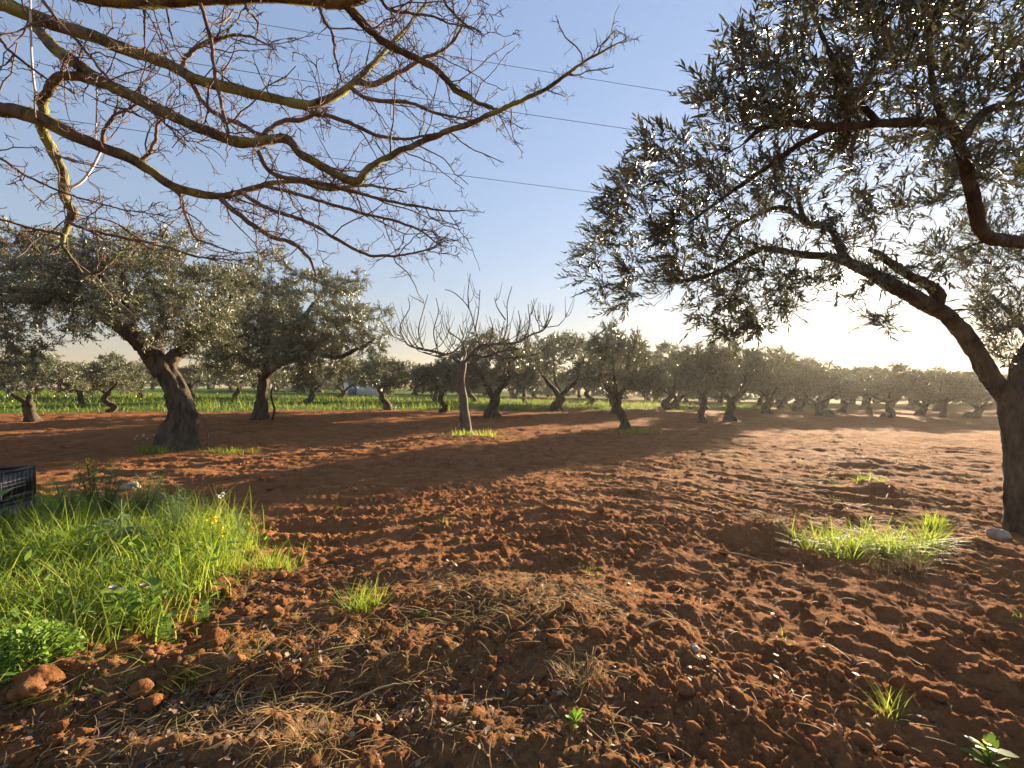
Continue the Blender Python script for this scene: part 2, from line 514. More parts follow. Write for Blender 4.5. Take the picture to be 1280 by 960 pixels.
def make_ground():
    rs = [1.15]
    while rs[-1] < 290:
        r = rs[-1]
        rs.append(r * (1 + (.0052 if r < 7 else 0.0065 if r < 16 else .0095 if r < 30 else .018 if r < 60 else .07)))
    rs = np.array(rs)
    a1 = np.arange(-63, 63.01, .19); a2 = np.arange(66, 294, 3.)
    ang = np.radians(np.concatenate([a1, a2]))
    Rr, Aa = np.meshgrid(rs, ang, indexing='ij')
    x = Rr * np.sin(Aa); y = Rr * np.cos(Aa)
    z = height(x.ravel(), y.ravel())
    V = np.stack([x.ravel(), y.ravel(), z], -1)
    n, m = len(rs), len(ang)
    i = np.arange(n - 1)[:, None] * m; j = np.arange(m)[None]; j2 = (j + 1) % m
    q = np.stack([i + j, i + m + j, i + m + j2, i + j2], -1).reshape(-1, 4)
    q = q[:, ::-1]
    V = np.vstack([V, [0, 0, 0]])
    fan = np.stack([np.arange(m), (np.arange(m) + 1) % m, np.full(m, n * m)], -1)[:, ::-1]
    mb = MB(); mb.add(V, [q, fan])
    o = mb.build('ground', M_soil, smooth=True)
    for nm, fn in (('cover', cover_amt), ('litter', litter_amt)):
        at = o.data.attributes.new(nm, 'FLOAT', 'POINT'); at.data.foreach_set('value', fn(V[:, 0], V[:, 1]).astype(np.float32))
    tag(o, kind='structure')
    o['label'] = 'tilled red soil of the olive grove'


make_ground()


# ------------------------------------------------------------------ tree growing
class Skel:
    def __init__(self): self.p = []; self.r = []; self.d = []
    def add(self, P, r):
        T = norm(np.gradient(np.asarray(P), axis=0))
        self.p += list(P); self.r += list(r); self.d += list(T)


def grow(sk, targets, rng, M=6, tip=.004, kr=.012, droop=.08, wig=.10, skip=0):
    """connect each target to the nearest node of the growing skeleton with a curved twig"""
    P = np.array(sk.p); r = np.array(sk.r); D = np.array(sk.d)
    T = np.asarray(targets)
    d0 = np.min(np.linalg.norm(T[:, None] - P[None], axis=2), axis=1)
    paths, rads = [], []
    for k in np.argsort(d0):
        t = T[k]
        dd = np.linalg.norm(P - t, axis=1); q = int(np.argmin(dd)); L = dd[q]
        if L < .03: continue
        a = P[q]; s = np.linspace(0, 1, M)[:, None]
        c = a + norm(D[q] * .7 + norm(t - a)) * L * .5 + np.array([0, 0, droop * L])
        path = (1 - s) ** 2 * a + 2 * s * (1 - s) * c + s ** 2 * t
        path[1:-1] += rng.normal(size=(M - 2, 3)) * wig * L / M
        rb = min(r[q] * .7, tip + kr * L + .15 * r[q]); rad = np.linspace(max(rb, tip), tip, M)
        paths.append(path); rads.append(rad)
        P = np.vstack([P, path[2:]]); r = np.concatenate([r, rad[2:]]); D = np.vstack([D, norm(np.gradient(path, axis=0))[2:]])
    return np.array(paths), np.array(rads)


def sprig_leaves(mbw, mbl, paths, rng, ns, nl, stem=(.14, .3), lL=.07, lW=.015, simple=False, up=.1, t0=.35, stemr=.0016, keep=None, spread=.8, outw=None):
    """leafy sprigs on the outer part of every twig"""
    N, M, _ = paths.shape
    idx = np.repeat(np.arange(N), ns)
    t = rng.uniform(t0, 1, len(idx)) ** .8 * (M - 1); i = np.clip(t.astype(int), 0, M - 2); f = (t - i)[:, None]
    B = paths[idx, i] * (1 - f) + paths[idx, i + 1] * f
    D = norm(paths[idx, i + 1] - paths[idx, i])
    D = norm(D * .7 + rvec(rng, len(idx)) * .8 + np.array([0, 0, up]) + (0 if outw is None else norm(B - outw[0]) * outw[1]))
    if keep is not None:
        m = keep(B); B = B[m]; D = D[m]
    n = len(B); L = rng.uniform(*stem, n)
    mid = B + D * L[:, None] * .5; end = B + D * L[:, None] + np.array([0, 0, -.12]) * L[:, None]
    S = np.stack([B, mid, end], 1)
    if mbw is not None and stemr: tubes(mbw, S, np.tile(np.array([1.2, 1, .6]) * stemr, (n, 1)), 3)
    U = norm(np.cross(D, rvec(rng, n))); V = np.cross(D, U)
    for k in range(nl):
        tt = (k // 2 + .6) / (nl / 2)
        if tt > 1: tt = 1.
        pos = np.where(tt < .5, 0, 0) + ((1 - tt) ** 2)[..., None] * 0 if False else (B * (1 - tt) ** 2 + 2 * tt * (1 - tt) * mid + tt ** 2 * end)
        ph = (k % 2) * math.pi + (k // 2) * math.pi / 2 + rng.normal(size=n) * .35
        pe = U * np.cos(ph)[:, None] + V * np.sin(ph)[:, None]
        sp = spread * (1 - .55 * tt)
        A = norm(D * (.65 + .3 * tt) + pe * sp + rvec(rng, n) * .22 + np.array([0, 0, -.06]))
        Nn = norm(D * .7 - pe * .3 + rvec(rng, n) * .5 + np.array([0, 0, .5]))
        ll = lL * rng.uniform(.65, 1.2, n)
        leaves(mbl, pos, A, Nn, ll, lW * rng.uniform(.75, 1.2, n), rng.uniform(0, 1, n), rng.uniform(-.05, .3, n), simple)


def blob_points(rng, blobs, n, shell=.55):
    """points spread through lumpy clumps, denser to their outside"""
    B = np.array([b[:3] for b in blobs], float); r = np.array([b[3] for b in blobs], float)
    k = rng.choice(len(B), n, p=r ** 2.2 / np.sum(r ** 2.2))
    rad = (shell ** 3 + (1 - shell ** 3) * rng.uniform(0, 1, n)) ** (1 / 3)
    rad = np.where(rng.uniform(0, 1, n) < .3, rng.uniform(.1, 1, n), rad)
    off = rvec(rng, n) * (rad * r[k])[:, None] * np.array([1, 1, .8])
    return B[k] + off


def olive_meshes(seed, H=4.2, Wd=4.8, th=1.15, lean=(.15, 0), r0=.17, nt=270, ns=8, nl=10, lL=.14, lW=.042, limbs=None, blobs=None, sides=12, simple=True, up=.2, flare=1.7, fork=None, stem=(.18, .36), extra=None, mat=None):
    rng = np.random.default_rng(seed)
    tb = MB(); lb = MB(); sk = Skel()
    if limbs is None:
        top = np.array([lean[0], lean[1], th])
        side = np.array([rng.normal() * .08, rng.normal() * .08, 0])
        pts = [np.array([0, 0, -.15]), np.array([0, 0, .05]), top * np.array([.35, .35, .3]) + side, top * np.array([.8, .8, .7]) - side * .6, top]
        limbs = [(pts, [r0 * flare, r0 * flare * .85, r0 * 1.05, r0 * .92, r0 * .95])]
        nl_ = rng.integers(2, 4) + 1; a0 = rng.uniform(0, 6.28)
        for k in range(nl_):
            a = a0 + k * 6.283 / nl_ + rng.normal() * .25; out = Wd * rng.uniform(.22, .34); zt = H * rng.uniform(.6, .74)
            dirv = np.array([math.cos(a), math.sin(a), 0])
            p = [top - np.array([0, 0, .14]), top + dirv * .22 + np.array([0, 0, .18]), top + dirv * out * .6 + np.array([0, 0, (zt - th) * .42]) + rng.normal(size=3) * .08,
                 top + dirv * out + np.array([0, 0, (zt - th)]) + rng.normal(size=3) * .1]
            limbs.append((p, [r0 * .62, r0 * .55, r0 * .32, r0 * .1]))
    for k, (p, r) in enumerate(limbs):
        n = max(8, int(len(p) * (5 if sides < 20 else 12)))
        P, rr = cr(p, r, n)
        if k: P[2:] += np.cumsum(rng.normal(size=(n - 2, 3)), axis=0) * .012
        tube(tb, P, rr, sides if k == 0 else max(6, sides // 2 + 3), .24 if k == 0 else .2, seed * 7 + k, .15 if k == 0 else .06)
        sk.add(P[n // 3:] if k == 0 else P[2:], rr[n // 3:] if k == 0 else rr[2:])
    if limbs and extra is None and len(sk.p) > 20:
        pass
    if blobs is None:
        blobs = []
        nb = rng.integers(11, 15)
        for k in range(nb):
            a = k * 2.4 + rng.normal() * .3; q = math.sqrt((k + .5) / nb)
            rad = Wd * .40 * q; z = H * (.77 - .26 * q * q + rng.normal() * .05)
            blobs.append((lean[0] + rad * math.cos(a), lean[1] + rad * math.sin(a), z, rng.uniform(.13, .2) * Wd))
        for k in range(8):
            a = k * .785 + rng.normal() * .3; q = rng.uniform(.24, .42); blobs.append((lean[0] + Wd * q * math.cos(a), lean[1] + Wd * q * math.sin(a), H * rng.uniform(.38, .52), rng.uniform(.09, .14) * Wd))
    T = blob_points(rng, blobs, nt, .4)
    # drop the trunk nodes below the fork so that twigs start on the limbs
    zmin = th * .9
    keep = [i for i in range(len(sk.p)) if sk.p[i][2] > zmin]
    sk.p = [sk.p[i] for i in keep]; sk.r = [sk.r[i] for i in keep]; sk.d = [sk.d[i] for i in keep]
    paths, rads = grow(sk, T, rng, tip=.005, kr=.013)
    tubes(tb, paths, rads, 4)
    sprig_leaves(tb, lb, paths, rng, ns, nl, stem, lL, lW, simple, up, .3, .003)
    return tb.mesh('trunk', M_obark, True), lb.mesh('crown', mat or M_olive, False)


def tree_from(meshes, name, loc, label, group=None, rz=0., sc=(1, 1, 1), cat='tree'):
    root = empty(name, loc, rz); root.scale = sc
    tag(root, label, cat, group)
    for nm, me in zip(('trunk', 'crown'), meshes):
        o = bpy.data.objects.new(nm, me); COL.objects.link(o); o.parent = root
    return root


def copy_tree(src, loc, rz, sc, label, group):
    c = src.copy(); COL.objects.link(c); c.location = loc; c.rotation_euler = (0, 0, rz); c.scale = sc
    c['label'] = label
    if group: c['group'] = group
    for ch in src.children:
        d = ch.copy(); COL.objects.link(d); d.parent = c
    return c


# ---- the big leaning olive by the weeds
def local(px, py, dY, Y0, base):
    return W(px, py, Y0 + dY) - base


bA = ground_at(222, 560); YA = bA[1]; bA[2] -= .03
LA = lambda px, py, d=0: local(px, py, d, YA, bA)
sA0 = YA / F; sA = sA0 * .67
limbsA = [([LA(220, 575), LA(221, 556), LA(228, 520), LA(220, 485), LA(207, 462), LA(196, 448)], [38 * sA, 33 * sA, 20 * sA, 15.5 * sA, 16 * sA, 15 * sA]),
          ([LA(207, 468), LA(190, 443, -.1), LA(168, 425, -.2), LA(145, 405, -.3), LA(112, 385, -.6), LA(60, 372, -.8), LA(0, 380, -1)], [17 * sA, 16 * sA, 14 * sA, 11 * sA, 9 * sA, 6 * sA, 3 * sA]),
          ([LA(205, 466), LA(222, 448, .1), LA(246, 432, .2), LA(268, 410, .3), LA(285, 385, .4), LA(295, 355, .5)], [13 * sA, 12 * sA, 9 * sA, 7 * sA, 5 * sA, 3 * sA]),
          ([LA(200, 455), LA(195, 425, .5), LA(205, 390, 1.), LA(215, 345, 1.4), LA(210, 315, 1.6)], [12 * sA, 10 * sA, 8 * sA, 6 * sA, 3 * sA]),
          ([LA(150, 410, -.3), LA(138, 380, -.7), LA(128, 350, -1.0), LA(120, 320, -1.1)], [9 * sA, 8 * sA, 6 * sA, 3 * sA]),
          ([LA(196, 455), LA(180, 425, -.5), LA(172, 390, -1.0), LA(170, 350, -1.4)], [10 * sA, 8 * sA, 6 * sA, 3 * sA])]
blobsA = [(*LA(px, py, d), r * sA0) for px, py, r, d in ((20, 330, 48, -.6), (75, 325, 48, .5), (130, 335, 52, -1.0), (185, 335, 50, 1.0), (235, 345, 48, .4), (275, 365, 40, .3), (-50, 345, 60, -.5),
         (40, 375, 42, -1.2), (100, 385, 42, -1), (165, 385, 45, -1.5), (215, 395, 40, -.9), (255, 405, 36, .6), (0, 400, 40, -.5), (-60, 410, 50, 0), (60, 415, 30, .7), (120, 320, 45, 1.8), (200, 320, 36, 0), (235, 425, 26, -.5),
         (175, 315, 35, -.3), (50, 350, 45, 1.8), (210, 370, 40, 1.8), (20, 440, 26, .4), (285, 400, 24, 0), (140, 300, 22, .3), (235, 305, 20, .5), (30, 300, 24, 0), (265, 425, 24, 0), (285, 350, 26, 0), (150, 360, 45, .8), (80, 350, 40, -1.4))]
mA = olive_meshes(101, th=1.5, limbs=limbsA, blobs=blobsA, nt=620, ns=10, nl=12, lL=.095, lW=.025, sides=36, r0=.3)
tA = tree_from(mA, 'olive_tree', bA, 'big old olive with a thick leaning forked trunk, standing behind the green weeds')
mb = MB(); P, rr = cr([LA(243, 556, -.1), LA(250, 545, -.1), LA(258, 552, -.1), LA(259, 535, -.1), LA(252, 520, -.1), LA(243, 514, -.1)][3:] + [LA(236, 508, 0)], [.018, .018, .016, .012], 14)
P2, rr2 = cr([LA(257, 566, -.1), LA(260, 548, -.1), LA(257, 530, -.1), LA(250, 518, -.1), LA(240, 512, -.05)], [.018, .018, .016, .014, .012], 16)
tube(mb, P2, rr2, 6, .05, 3); mb.build('sucker_shoot', M_figbark, tA, True)

# ---- the bushy second olive
bB = ground_at(326, 524); YB = bB[1]
LB = lambda px, py, d=0: local(px, py, d, YB, bB)
sB0 = YB / F; sB = sB0 * .66
limbsB = [([LB(325, 532), LB(325, 522), LB(328, 500), LB(331, 480), LB(330, 468)], [15 * sB, 13 * sB, 9.5 * sB, 9 * sB, 9 * sB]),
          ([LB(330, 474), LB(332, 450, .2), LB(335, 420, .2), LB(333, 395, 0), LB(345, 370, 0)], [8 * sB, 7 * sB, 6 * sB, 5 * sB, 2.5 * sB]),
          ([LB(330, 472), LB(355, 450, -.3), LB(390, 440, -.6), LB(430, 445, -.8), LB(470, 425, -.9)], [7 * sB, 6 * sB, 5 * sB, 4 * sB, 2 * sB]),
          ([LB(330, 472), LB(310, 455, .2), LB(285, 440, .4), LB(262, 420, .6)], [7 * sB, 6 * sB, 5 * sB, 2 * sB]),
          ([LB(331, 470), LB(350, 435, -.8), LB(380, 400, -1.4), LB(400, 370, -1.6)], [6 * sB, 5 * sB, 4 * sB, 2 * sB])]
blobsB = [(*LB(px, py, d), r * sB0) for px, py, r, d in ((300, 370, 36, 0), (345, 365, 38, -.5), (385, 370, 36, .4), (425, 375, 32, -.3), (460, 392, 28, 0), (480, 405, 20, .5), (285, 405, 36, .4), (325, 405, 36, -1.5),
         (370, 410, 38, -1.2), (410, 415, 36, 1), (445, 425, 32, -.8), (475, 430, 18, 0), (270, 435, 32, 0), (310, 445, 30, -1), (350, 445, 28, 1.2), (395, 450, 30, -.9), (430, 452, 24, .3), (375, 345, 24, .4), (320, 350, 24, -.2), (405, 352, 22, 0), (300, 470, 18, .4), (250, 455, 20, .8), (290, 350, 20, .6), (350, 478, 18, .5), (385, 475, 20, 0), (275, 450, 30, -.6), (300, 462, 26, .8), (415, 468, 18, 0), (250, 425, 28, 0), (335, 400, 40, .8), (390, 430, 36, -1.4), (440, 400, 30, -1), (330, 440, 34, -1.8), (370, 440, 34, -2), (345, 390, 40, -2.2), (410, 400, 34, -2), (300, 420, 36, -1.8), (375, 470, 22, -1.2), (315, 330, 20, 0), (350, 322, 18, .3), (440, 355, 22, .2))]
mB = olive_meshes(102, th=1.35, limbs=limbsB, blobs=blobsB, nt=820, ns=10, nl=11, lL=.125, lW=.034, sides=24, r0=.3)
tB = tree_from(mB, 'olive_tree', bB, 'bushy full-crowned olive just behind the big leaning one, short dark trunk')
mb = MB(); P, rr = cr([LB(340, 526, .2), LB(343, 512, .2), LB(339, 495, .2), LB(342, 480, .2)], [2.2 * sB, 2 * sB, 1.8 * sB, 1.5 * sB], 10); tube(mb, P, rr, 6, .1, 4)
mb.build('side_stem', M_obark, tB, True)

# ---- other olives: a handful of grown kinds, copied along the rows
KINDS = [olive_meshes(11, 4.2, 4.7, 1.15, (.25, .0), .20), olive_meshes(12, 4.2, 4.9, 1.0, (-.3, .1), .24, flare=1.9), olive_meshes(13, 4.1, 4.4, 1.25, (.05, .1), .15, flare=1.5),
         olive_meshes(14, 4.3, 5.0, .95, (-.1, -.1), .22), olive_meshes(15, 4.2, 4.6, 1.1, (.45, .0), .19, flare=1.9), olive_meshes(16, 4.2, 5.2, 1.2, (-.2, .1), .18),
         olive_meshes(17, 3.9, 5.6, .8, (.5, .2), .25, flare=2.0), olive_meshes(18, 4.5, 4.0, 1.35, (-.1, .1), .16), olive_meshes(19, 4.2, 5.0, .7, (.2, -.2), .21), olive_meshes(20, 3.4, 6.6, .3, (0, 0), .12, blobs=[(math.cos(k * 2.4) * .55 * math.sqrt(k), math.sin(k * 2.4) * .55 * math.sqrt(k), 1.0 + 1.9 * ((k * 7) % 10) / 10 * (1 - k / 40), .85) for k in range(24)])]
protos = {}


def put_olive(px, py, ytop, kind, rz, label, group=None, wide=1., Y=None):
    if Y is None:
        b = hit(px, py)
    else:
        b = np.array([(px - 640) / F * Y, Y])
    z = float(macro(b[0], b[1])) + .02 + float(height(np.array([b[0]]), np.array([b[1]]), False)[0] - macro(b[0], b[1])) * .6
    zt = CH + (HZ - ytop) / F * b[1]
    s = (zt - z) / 4.2
    sc = (s * wide, s * wide, s)
    loc = (b[0], b[1], z - .02)
    if kind in protos: return copy_tree(protos[kind], loc, rz, sc, label, group)
    protos[kind] = tree_from(KINDS[kind], 'olive_tree' if kind < 9 else 'bush', loc, label, group, rz, sc, 'tree' if kind < 9 else 'bush')
    return protos[kind]


NEAR = [
    (41, 526, 428, 3, .3, 'small low-forked olive under the far end of the big crown', .95),
    (137, 516, 436, 2, 1.9, 'slim olive with a pale straight stem at the grass edge', .95),
    (104, 507, 446, 5, .7, 'small olive in the grass behind the slim pale-stemmed one', 1.0),
    (484, 513, 436, 4, 2.6, 'small olive with a thin leaning trunk beside the bushy olive', .9),
    (552, 516, 436, 2, .4, 'upright olive directly behind the bare fig, trunk seen left of it', .95),
    (615, 521, 408, 1, 2.2, 'dark olive with a forked trunk just right of the bare fig', 1.0),
    (693, 513, 404, 8, 1.1, 'round olive with a twin trunk between the fig and the leaning olive', .95),
    (782, 537, 397, 4, 3.3, 'dark olive with a thick slanting trunk and green tuft at its foot', .68),
    (768, 517, 420, 7, .9, 'olive half hidden behind the slanting-trunked one', .9),
    (835, 512, 424, 2, 4.0, 'thin-trunked olive behind the gap next to the slanting one', .95),
    (878, 528, 416, 7, 5.1, 'grey straight-stemmed olive in front of the wide row', .75),
    (912, 526, 422, 3, 2.9, 'olive with a broad Y-shaped trunk at the near end of the row', .85),
    (958, 517, 432, 4, 4.4, 'olive with a curved trunk next to the Y-shaped one', 1.0),
    (1030, 521, 446, 6, 1.4, 'gnarled olive leaning over a grassy patch below the low sun', 1.0),
    (1110, 522, 450, 1, 3.9, 'stout pale-lit olive with a column trunk, middle of the far row', 1.0),
    (1148, 520, 454, 8, .2, 'double-stemmed olive beside the stout column-trunked one', 1.0),
    (1178, 521, 456, 5, 2.0, 'spreading small olive with a split trunk near the row end', .95),
    (1215, 522, 462, 6, 4.6, 'last small olive of the row beside the near limb', .95),
    (1085, 517, 454, 2, 5.3, 'thin olive tucked behind the stout column-trunked one', .95),
    (1052, 515, 450, 5, 3.0, 'olive behind the gnarled leaning one, only its crown clear', 1.0),
    (995, 514, 440, 8, .6, 'olive with three low stems between curved and gnarled trunks', 1.0),
]
for px, py, yt, k, rz, lab, wd in NEAR:
    put_olive(px, py, yt, k, rz, lab, 'olives of the front row', wd * 1.12)

rng = np.random.default_rng(5)
BK = 0
def back_row(x0, x1, step, Y, top, lab, grp, kinds=(0, 9)):
    px = x0
    while px < x1:
        yy = Y * rng.uniform(.93, 1.08)
        put_olive(px + rng.uniform(-.25, .25) * step, 0, top + rng.uniform(-6, 7), int(rng.integers(*kinds)), rng.uniform(0, 6.28), lab, grp, rng.uniform(1.05, 1.3), yy)
        px += step * rng.uniform(.85, 1.15)

back_row(-120, 420, 62, 30, 446, 'olive standing in the green grass strip behind the front trees', 'olives in the grass strip')
back_row(420, 900, 60, 38, 447, 'olive in the second row behind the bare fig, trunk in grass', 'olives of the second row')
back_row(900, 1330, 46, 50, 457, 'hazy olive in the row behind the sunlit far row', 'olives of the hazy back row')
back_row(-150, 640, 48, 55, 456, 'distant olive closing the view behind the grass strip', 'distant olives beyond the grass')
back_row(640, 1400, 40, 75, 462, 'distant hazy olive on the skyline under the sun', 'distant olives under the sun')
back_row(-200, 1450, 30, 110, 464, 'farthest olive in the dark line on the horizon', 'farthest olives on the horizon')

back_row(-180, 1000, 52, 64, 473, 'low dark bush between the distant trunks', 'bushes between the distant trunks', (9, 10))
back_row(-190, 1420, 44, 66, 459, 'distant olive of the dense row beyond the second row', 'olives of the dense distant row')

# ------------------------------------------------------------------ bare fig tree in the middle
bF = ground_at(583, 542); YF = bF[1]; sF = YF / F
LF = lambda px, py, d=0: local(px, py, d, YF, bF)
rng = np.random.default_rng(31)
root = empty('fig_tree', bF); tag(root, 'bare pale-barked fig tree with upcurved leafless shoots, alone in front', 'tree')
tb = MB()
P, r = cr([LF(585, 552), LF(583, 540), LF(580, 510), LF(577, 480), LF(578, 452)], [12 * sF, 7.5 * sF, 5.0 * sF, 4.6 * sF, 4.8 * sF], 18); tube(tb, P, r, 16, .22, 2, .06)
tb.build('trunk', M_figbark, root, True)
tb = MB(); sk = []
main = [([(578, 456, 0), (565, 447, .1), (545, 440, .2), (525, 436, .3), (510, 431, .3), (503, 420, .3)], 5.2, 2.0),
        ([(578, 456, 0), (588, 444, -.1), (600, 433, -.2), (620, 430, -.4), (645, 428, -.6), (665, 418, -.7), (680, 412, -.8), (690, 395, -.8)], 5.2, 1.6),
        ([(578, 454, 0), (582, 440, .8), (575, 425, 1.6), (560, 415, 2.2)], 4, 1.6), ([(590, 442, 0), (606, 446, -.9), (625, 440, -1.8), (650, 436, -2.2)], 3.6, 1.4),
        ([(560, 446, 0), (545, 445, -.9), (530, 440, -1.6)], 3.4, 1.4), ([(610, 432, 0), (625, 444, .8), (650, 447, 1.4), (675, 440, 1.6), (692, 425, 1.6)], 3.6, 1.4)]
shoots = []
for pts, ra, rb in main:
    P, r = cr([LF(*p) for p in pts], np.linspace(ra, rb, len(pts)) * sF * .43, len(pts) * 5)
    tube(tb, P, r, 8, .08, len(pts)); sk.append(P)
traced = [[(600, 433, -.2), (594, 412, -.2), (586, 385, -.3), (568, 366, -.3), (556, 362, -.3)], [(586, 385, -.3), (585, 365, -.2), (588, 342, -.2)], [(594, 412, -.2), (598, 390, -.2), (600, 362, -.2)],
          [(628, 430, -.4), (634, 405, -.4), (634, 380, -.4), (640, 358, -.4)], [(632, 400, -.4), (622, 385, -.4), (618, 372, -.4)], [(655, 425, -.6), (662, 405, -.7), (660, 380, -.6)], [(505, 424, .3), (500, 408, .3), (512, 385, .3), (510, 372, .3)],
          [(530, 437, .3), (523, 415, .3), (528, 392, .2), (535, 368, .2)], [(548, 441, .2), (542, 415, .2), (548, 390, .1), (545, 372, .1)], [(680, 412, -.8), (686, 395, -.8), (688, 380, -.8)], [(612, 431, -.3), (616, 412, -.3), (612, 395, -.3)], [(645, 428, -.5), (650, 405, -.6), (648, 388, -.6)]]
for pts in traced:
    P, r = cr([LF(*p) for p in pts], np.linspace(.95, .42, len(pts)) * sF, 14); tube(tb, P, r, 6, .05, 1); shoots.append(P)
for P in sk[:]:
    for k in range(len(P) * 2 // 5):
        a = P[rng.integers(3, len(P))]; L = rng.uniform(.35, 1.45); az = rng.uniform(0, 6.28); s = np.linspace(0, 1, 8)[:, None]
        out = np.array([math.cos(az), math.sin(az), 0]); q = a + out * L * .8 * np.sqrt(s) + np.array([0, 0, 1]) * L * s ** 1.3 + np.cumsum(rng.normal(size=(8, 3)), 0) * .022
        tube(tb, q, np.linspace(.62, .26, 8) * sF, 5); shoots.append(q)
for q in shoots:
    for k in range(rng.integers(1, 4)):
        i = rng.integers(2, len(q) - 2); L = rng.uniform(.15, .6); s = np.linspace(0, 1, 6)[:, None]; az = rng.uniform(0, 6.28)
        out = np.array([math.cos(az), math.sin(az), 0]); t = q[i] + out * L * .5 * np.sqrt(s) + np.array([0, 0, 1]) * L * s ** 1.2
        tube(tb, t, np.linspace(.42, .22, 6) * sF, 4)
tb.build('crown', M_figbark, root, True)

# ------------------------------------------------------------------ near olive at the right edge
bR = ground_at(1275, 664); bR[2] -= .03
YR = bR[1]
rng = np.random.default_rng(77)
root = empty('olive_tree', bR); tag(root, 'large near olive whose leafy limbs arch over the low sun, trunk at frame edge', 'tree')
tb = MB(); lb = MB(); sk = Skel()
loc = lambda px, py, Y: W(px, py, Y) - bR
RL = [([(1277, 690, YR), (1277, 662, YR), (1275, 610, YR), (1271, 560, YR), (1266, 520, YR), (1264, 495, YR)], [28, 24, 20, 19, 21, 17]),
      ([(1272, 540, YR), (1262, 505, YR), (1243, 478, YR - .05), (1215, 432, YR - .1), (1187, 397, YR - .2), (1150, 376, YR - .3), (1110, 353, YR - .4), (1068, 331, YR - .5), (1040, 322, YR - .55), (1000, 318, YR - .6), (960, 311, YR - .7), (935, 318, YR - .7), (905, 337, YR - .75), (878, 346, YR - .8), (840, 352, YR - .8)],
       [19, 18, 17, 16, 14.5, 14, 12.5, 9, 7, 6, 5.5, 5, 4, 3, 1.5]),
      ([(1168, 390, YR - .25), (1172, 371, YR - .3), (1164, 359, YR - .33), (1140, 346, YR - .38), (1116, 331, YR - .42), (1098, 317, YR - .45), (1086, 312, YR - .45)], [12, 13, 10, 8, 7, 6, 3]),
      ([(1066, 333, YR - .5), (1052, 316, YR - .55), (1044, 294, YR - .6), (1030, 282, YR - .7), (1010, 281, YR - .7), (1000, 258, YR - .75), (998, 230, YR - .8)], [8, 7, 6, 6, 5, 4, 2]),
      ([(1008, 280, YR - .7), (985, 262, YR - .6), (967, 260, YR - .6), (940, 272, YR - .6), (915, 287, YR - .65), (898, 316, YR - .7)], [4, 4, 4, 3.5, 3, 2]),
      ([(1273, 560, YR), (1272, 510, YR), (1276, 450, YR), (1320, 400, YR - .1), (1345, 350, YR - .4), (1316, 312, YR - .8), (1280, 304, YR - 1.1), (1244, 299, YR - 1.3), (1226, 288, YR - 1.4), (1216, 245, YR - 1.55), (1200, 186, YR - 1.7), (1180, 156, YR - 1.8), (1108, 154, YR - 1.9), (1040, 159, YR - 2.0), (990, 154, YR - 2.0), (954, 160, YR - 2.0), (931, 178, YR - 2.0)],
       [15, 14, 14, 13, 13, 13, 13, 13, 12.5, 11.5, 11, 11, 8, 7, 6, 5, 3]),
      ([(1198, 180, YR - 1.7), (1230, 140, YR - 1.7), (1280, 128, YR - 1.8), (1340, 100, YR - 1.8)], [10, 9, 8, 6]),
      ([(1100, 156, YR - 1.9), (1060, 110, YR - 1.95), (1030, 50, YR - 2), (1000, -20, YR - 2)], [6, 5, 4, 2]),
      ([(1180, 158, YR - 1.8), (1165, 100, YR - 1.9), (1160, 30, YR - 2), (1150, -60, YR - 2)], [7, 6, 5, 3]),
      ([(1320, 400, YR - .1), (1420, 330, YR + .3), (1520, 250, YR + .8), (1600, 200, YR + 1)], [13, 11, 8, 4]),
      ([(1040, 159, YR - 2.0), (1000, 180, YR - 1.8), (950, 215, YR - 1.5), (900, 250, YR - 1.2), (860, 280, YR - 1.0)], [5, 5, 4, 3, 2]),
      ([(1262, 505, YR), (1290, 440, YR + .4), (1270, 400, YR + .8), (1240, 370, YR + 1.1)], [9, 7, 5, 3])]
for k, (p, rp) in enumerate(RL):
    Pw = [loc(*q) for q in p]; rw = [(.95 if k == 0 else .84) * wr(q[0], q[1], a, q[2]) for a, q in zip(rp, p)]
    P, rr = cr(Pw, rw, len(p) * 9)
    tube(tb, P, rr, 24 if k == 0 else 16, .2, 40 + k, .08 if k in (0,) else .04)
    if k: sk.add(P[4:] if k != 1 else P[45:], rr[4:] if k != 1 else rr[45:])
poly = np.array([(1300, -120), (985, -120), (962, -20), (950, 40), (905, 75), (862, 120), (838, 150), (812, 168), (795, 210), (748, 242), (728, 275), (730, 310), (716, 335), (735, 352), (755, 345), (750, 385), (800, 392), (842, 372), (870, 398), (905, 425), (950, 418), (985, 392), (1010, 372), (1040, 366), (1055, 415), (1105, 418), (1125, 392), (1150, 375), (1185, 340), (1205, 365), (1240, 455), (1300, 490)], float)


def inside(poly, x, y):
    r = np.zeros(len(x), bool); j = len(poly) - 1
    for i in range(len(poly)):
        xi, yi = poly[i]; xj, yj = poly[j]
        c = ((yi > y) != (yj > y)) & (x < (xj - xi) * (y - yi) / (yj - yi + 1e-12) + xi)
        r ^= c; j = i
    return r


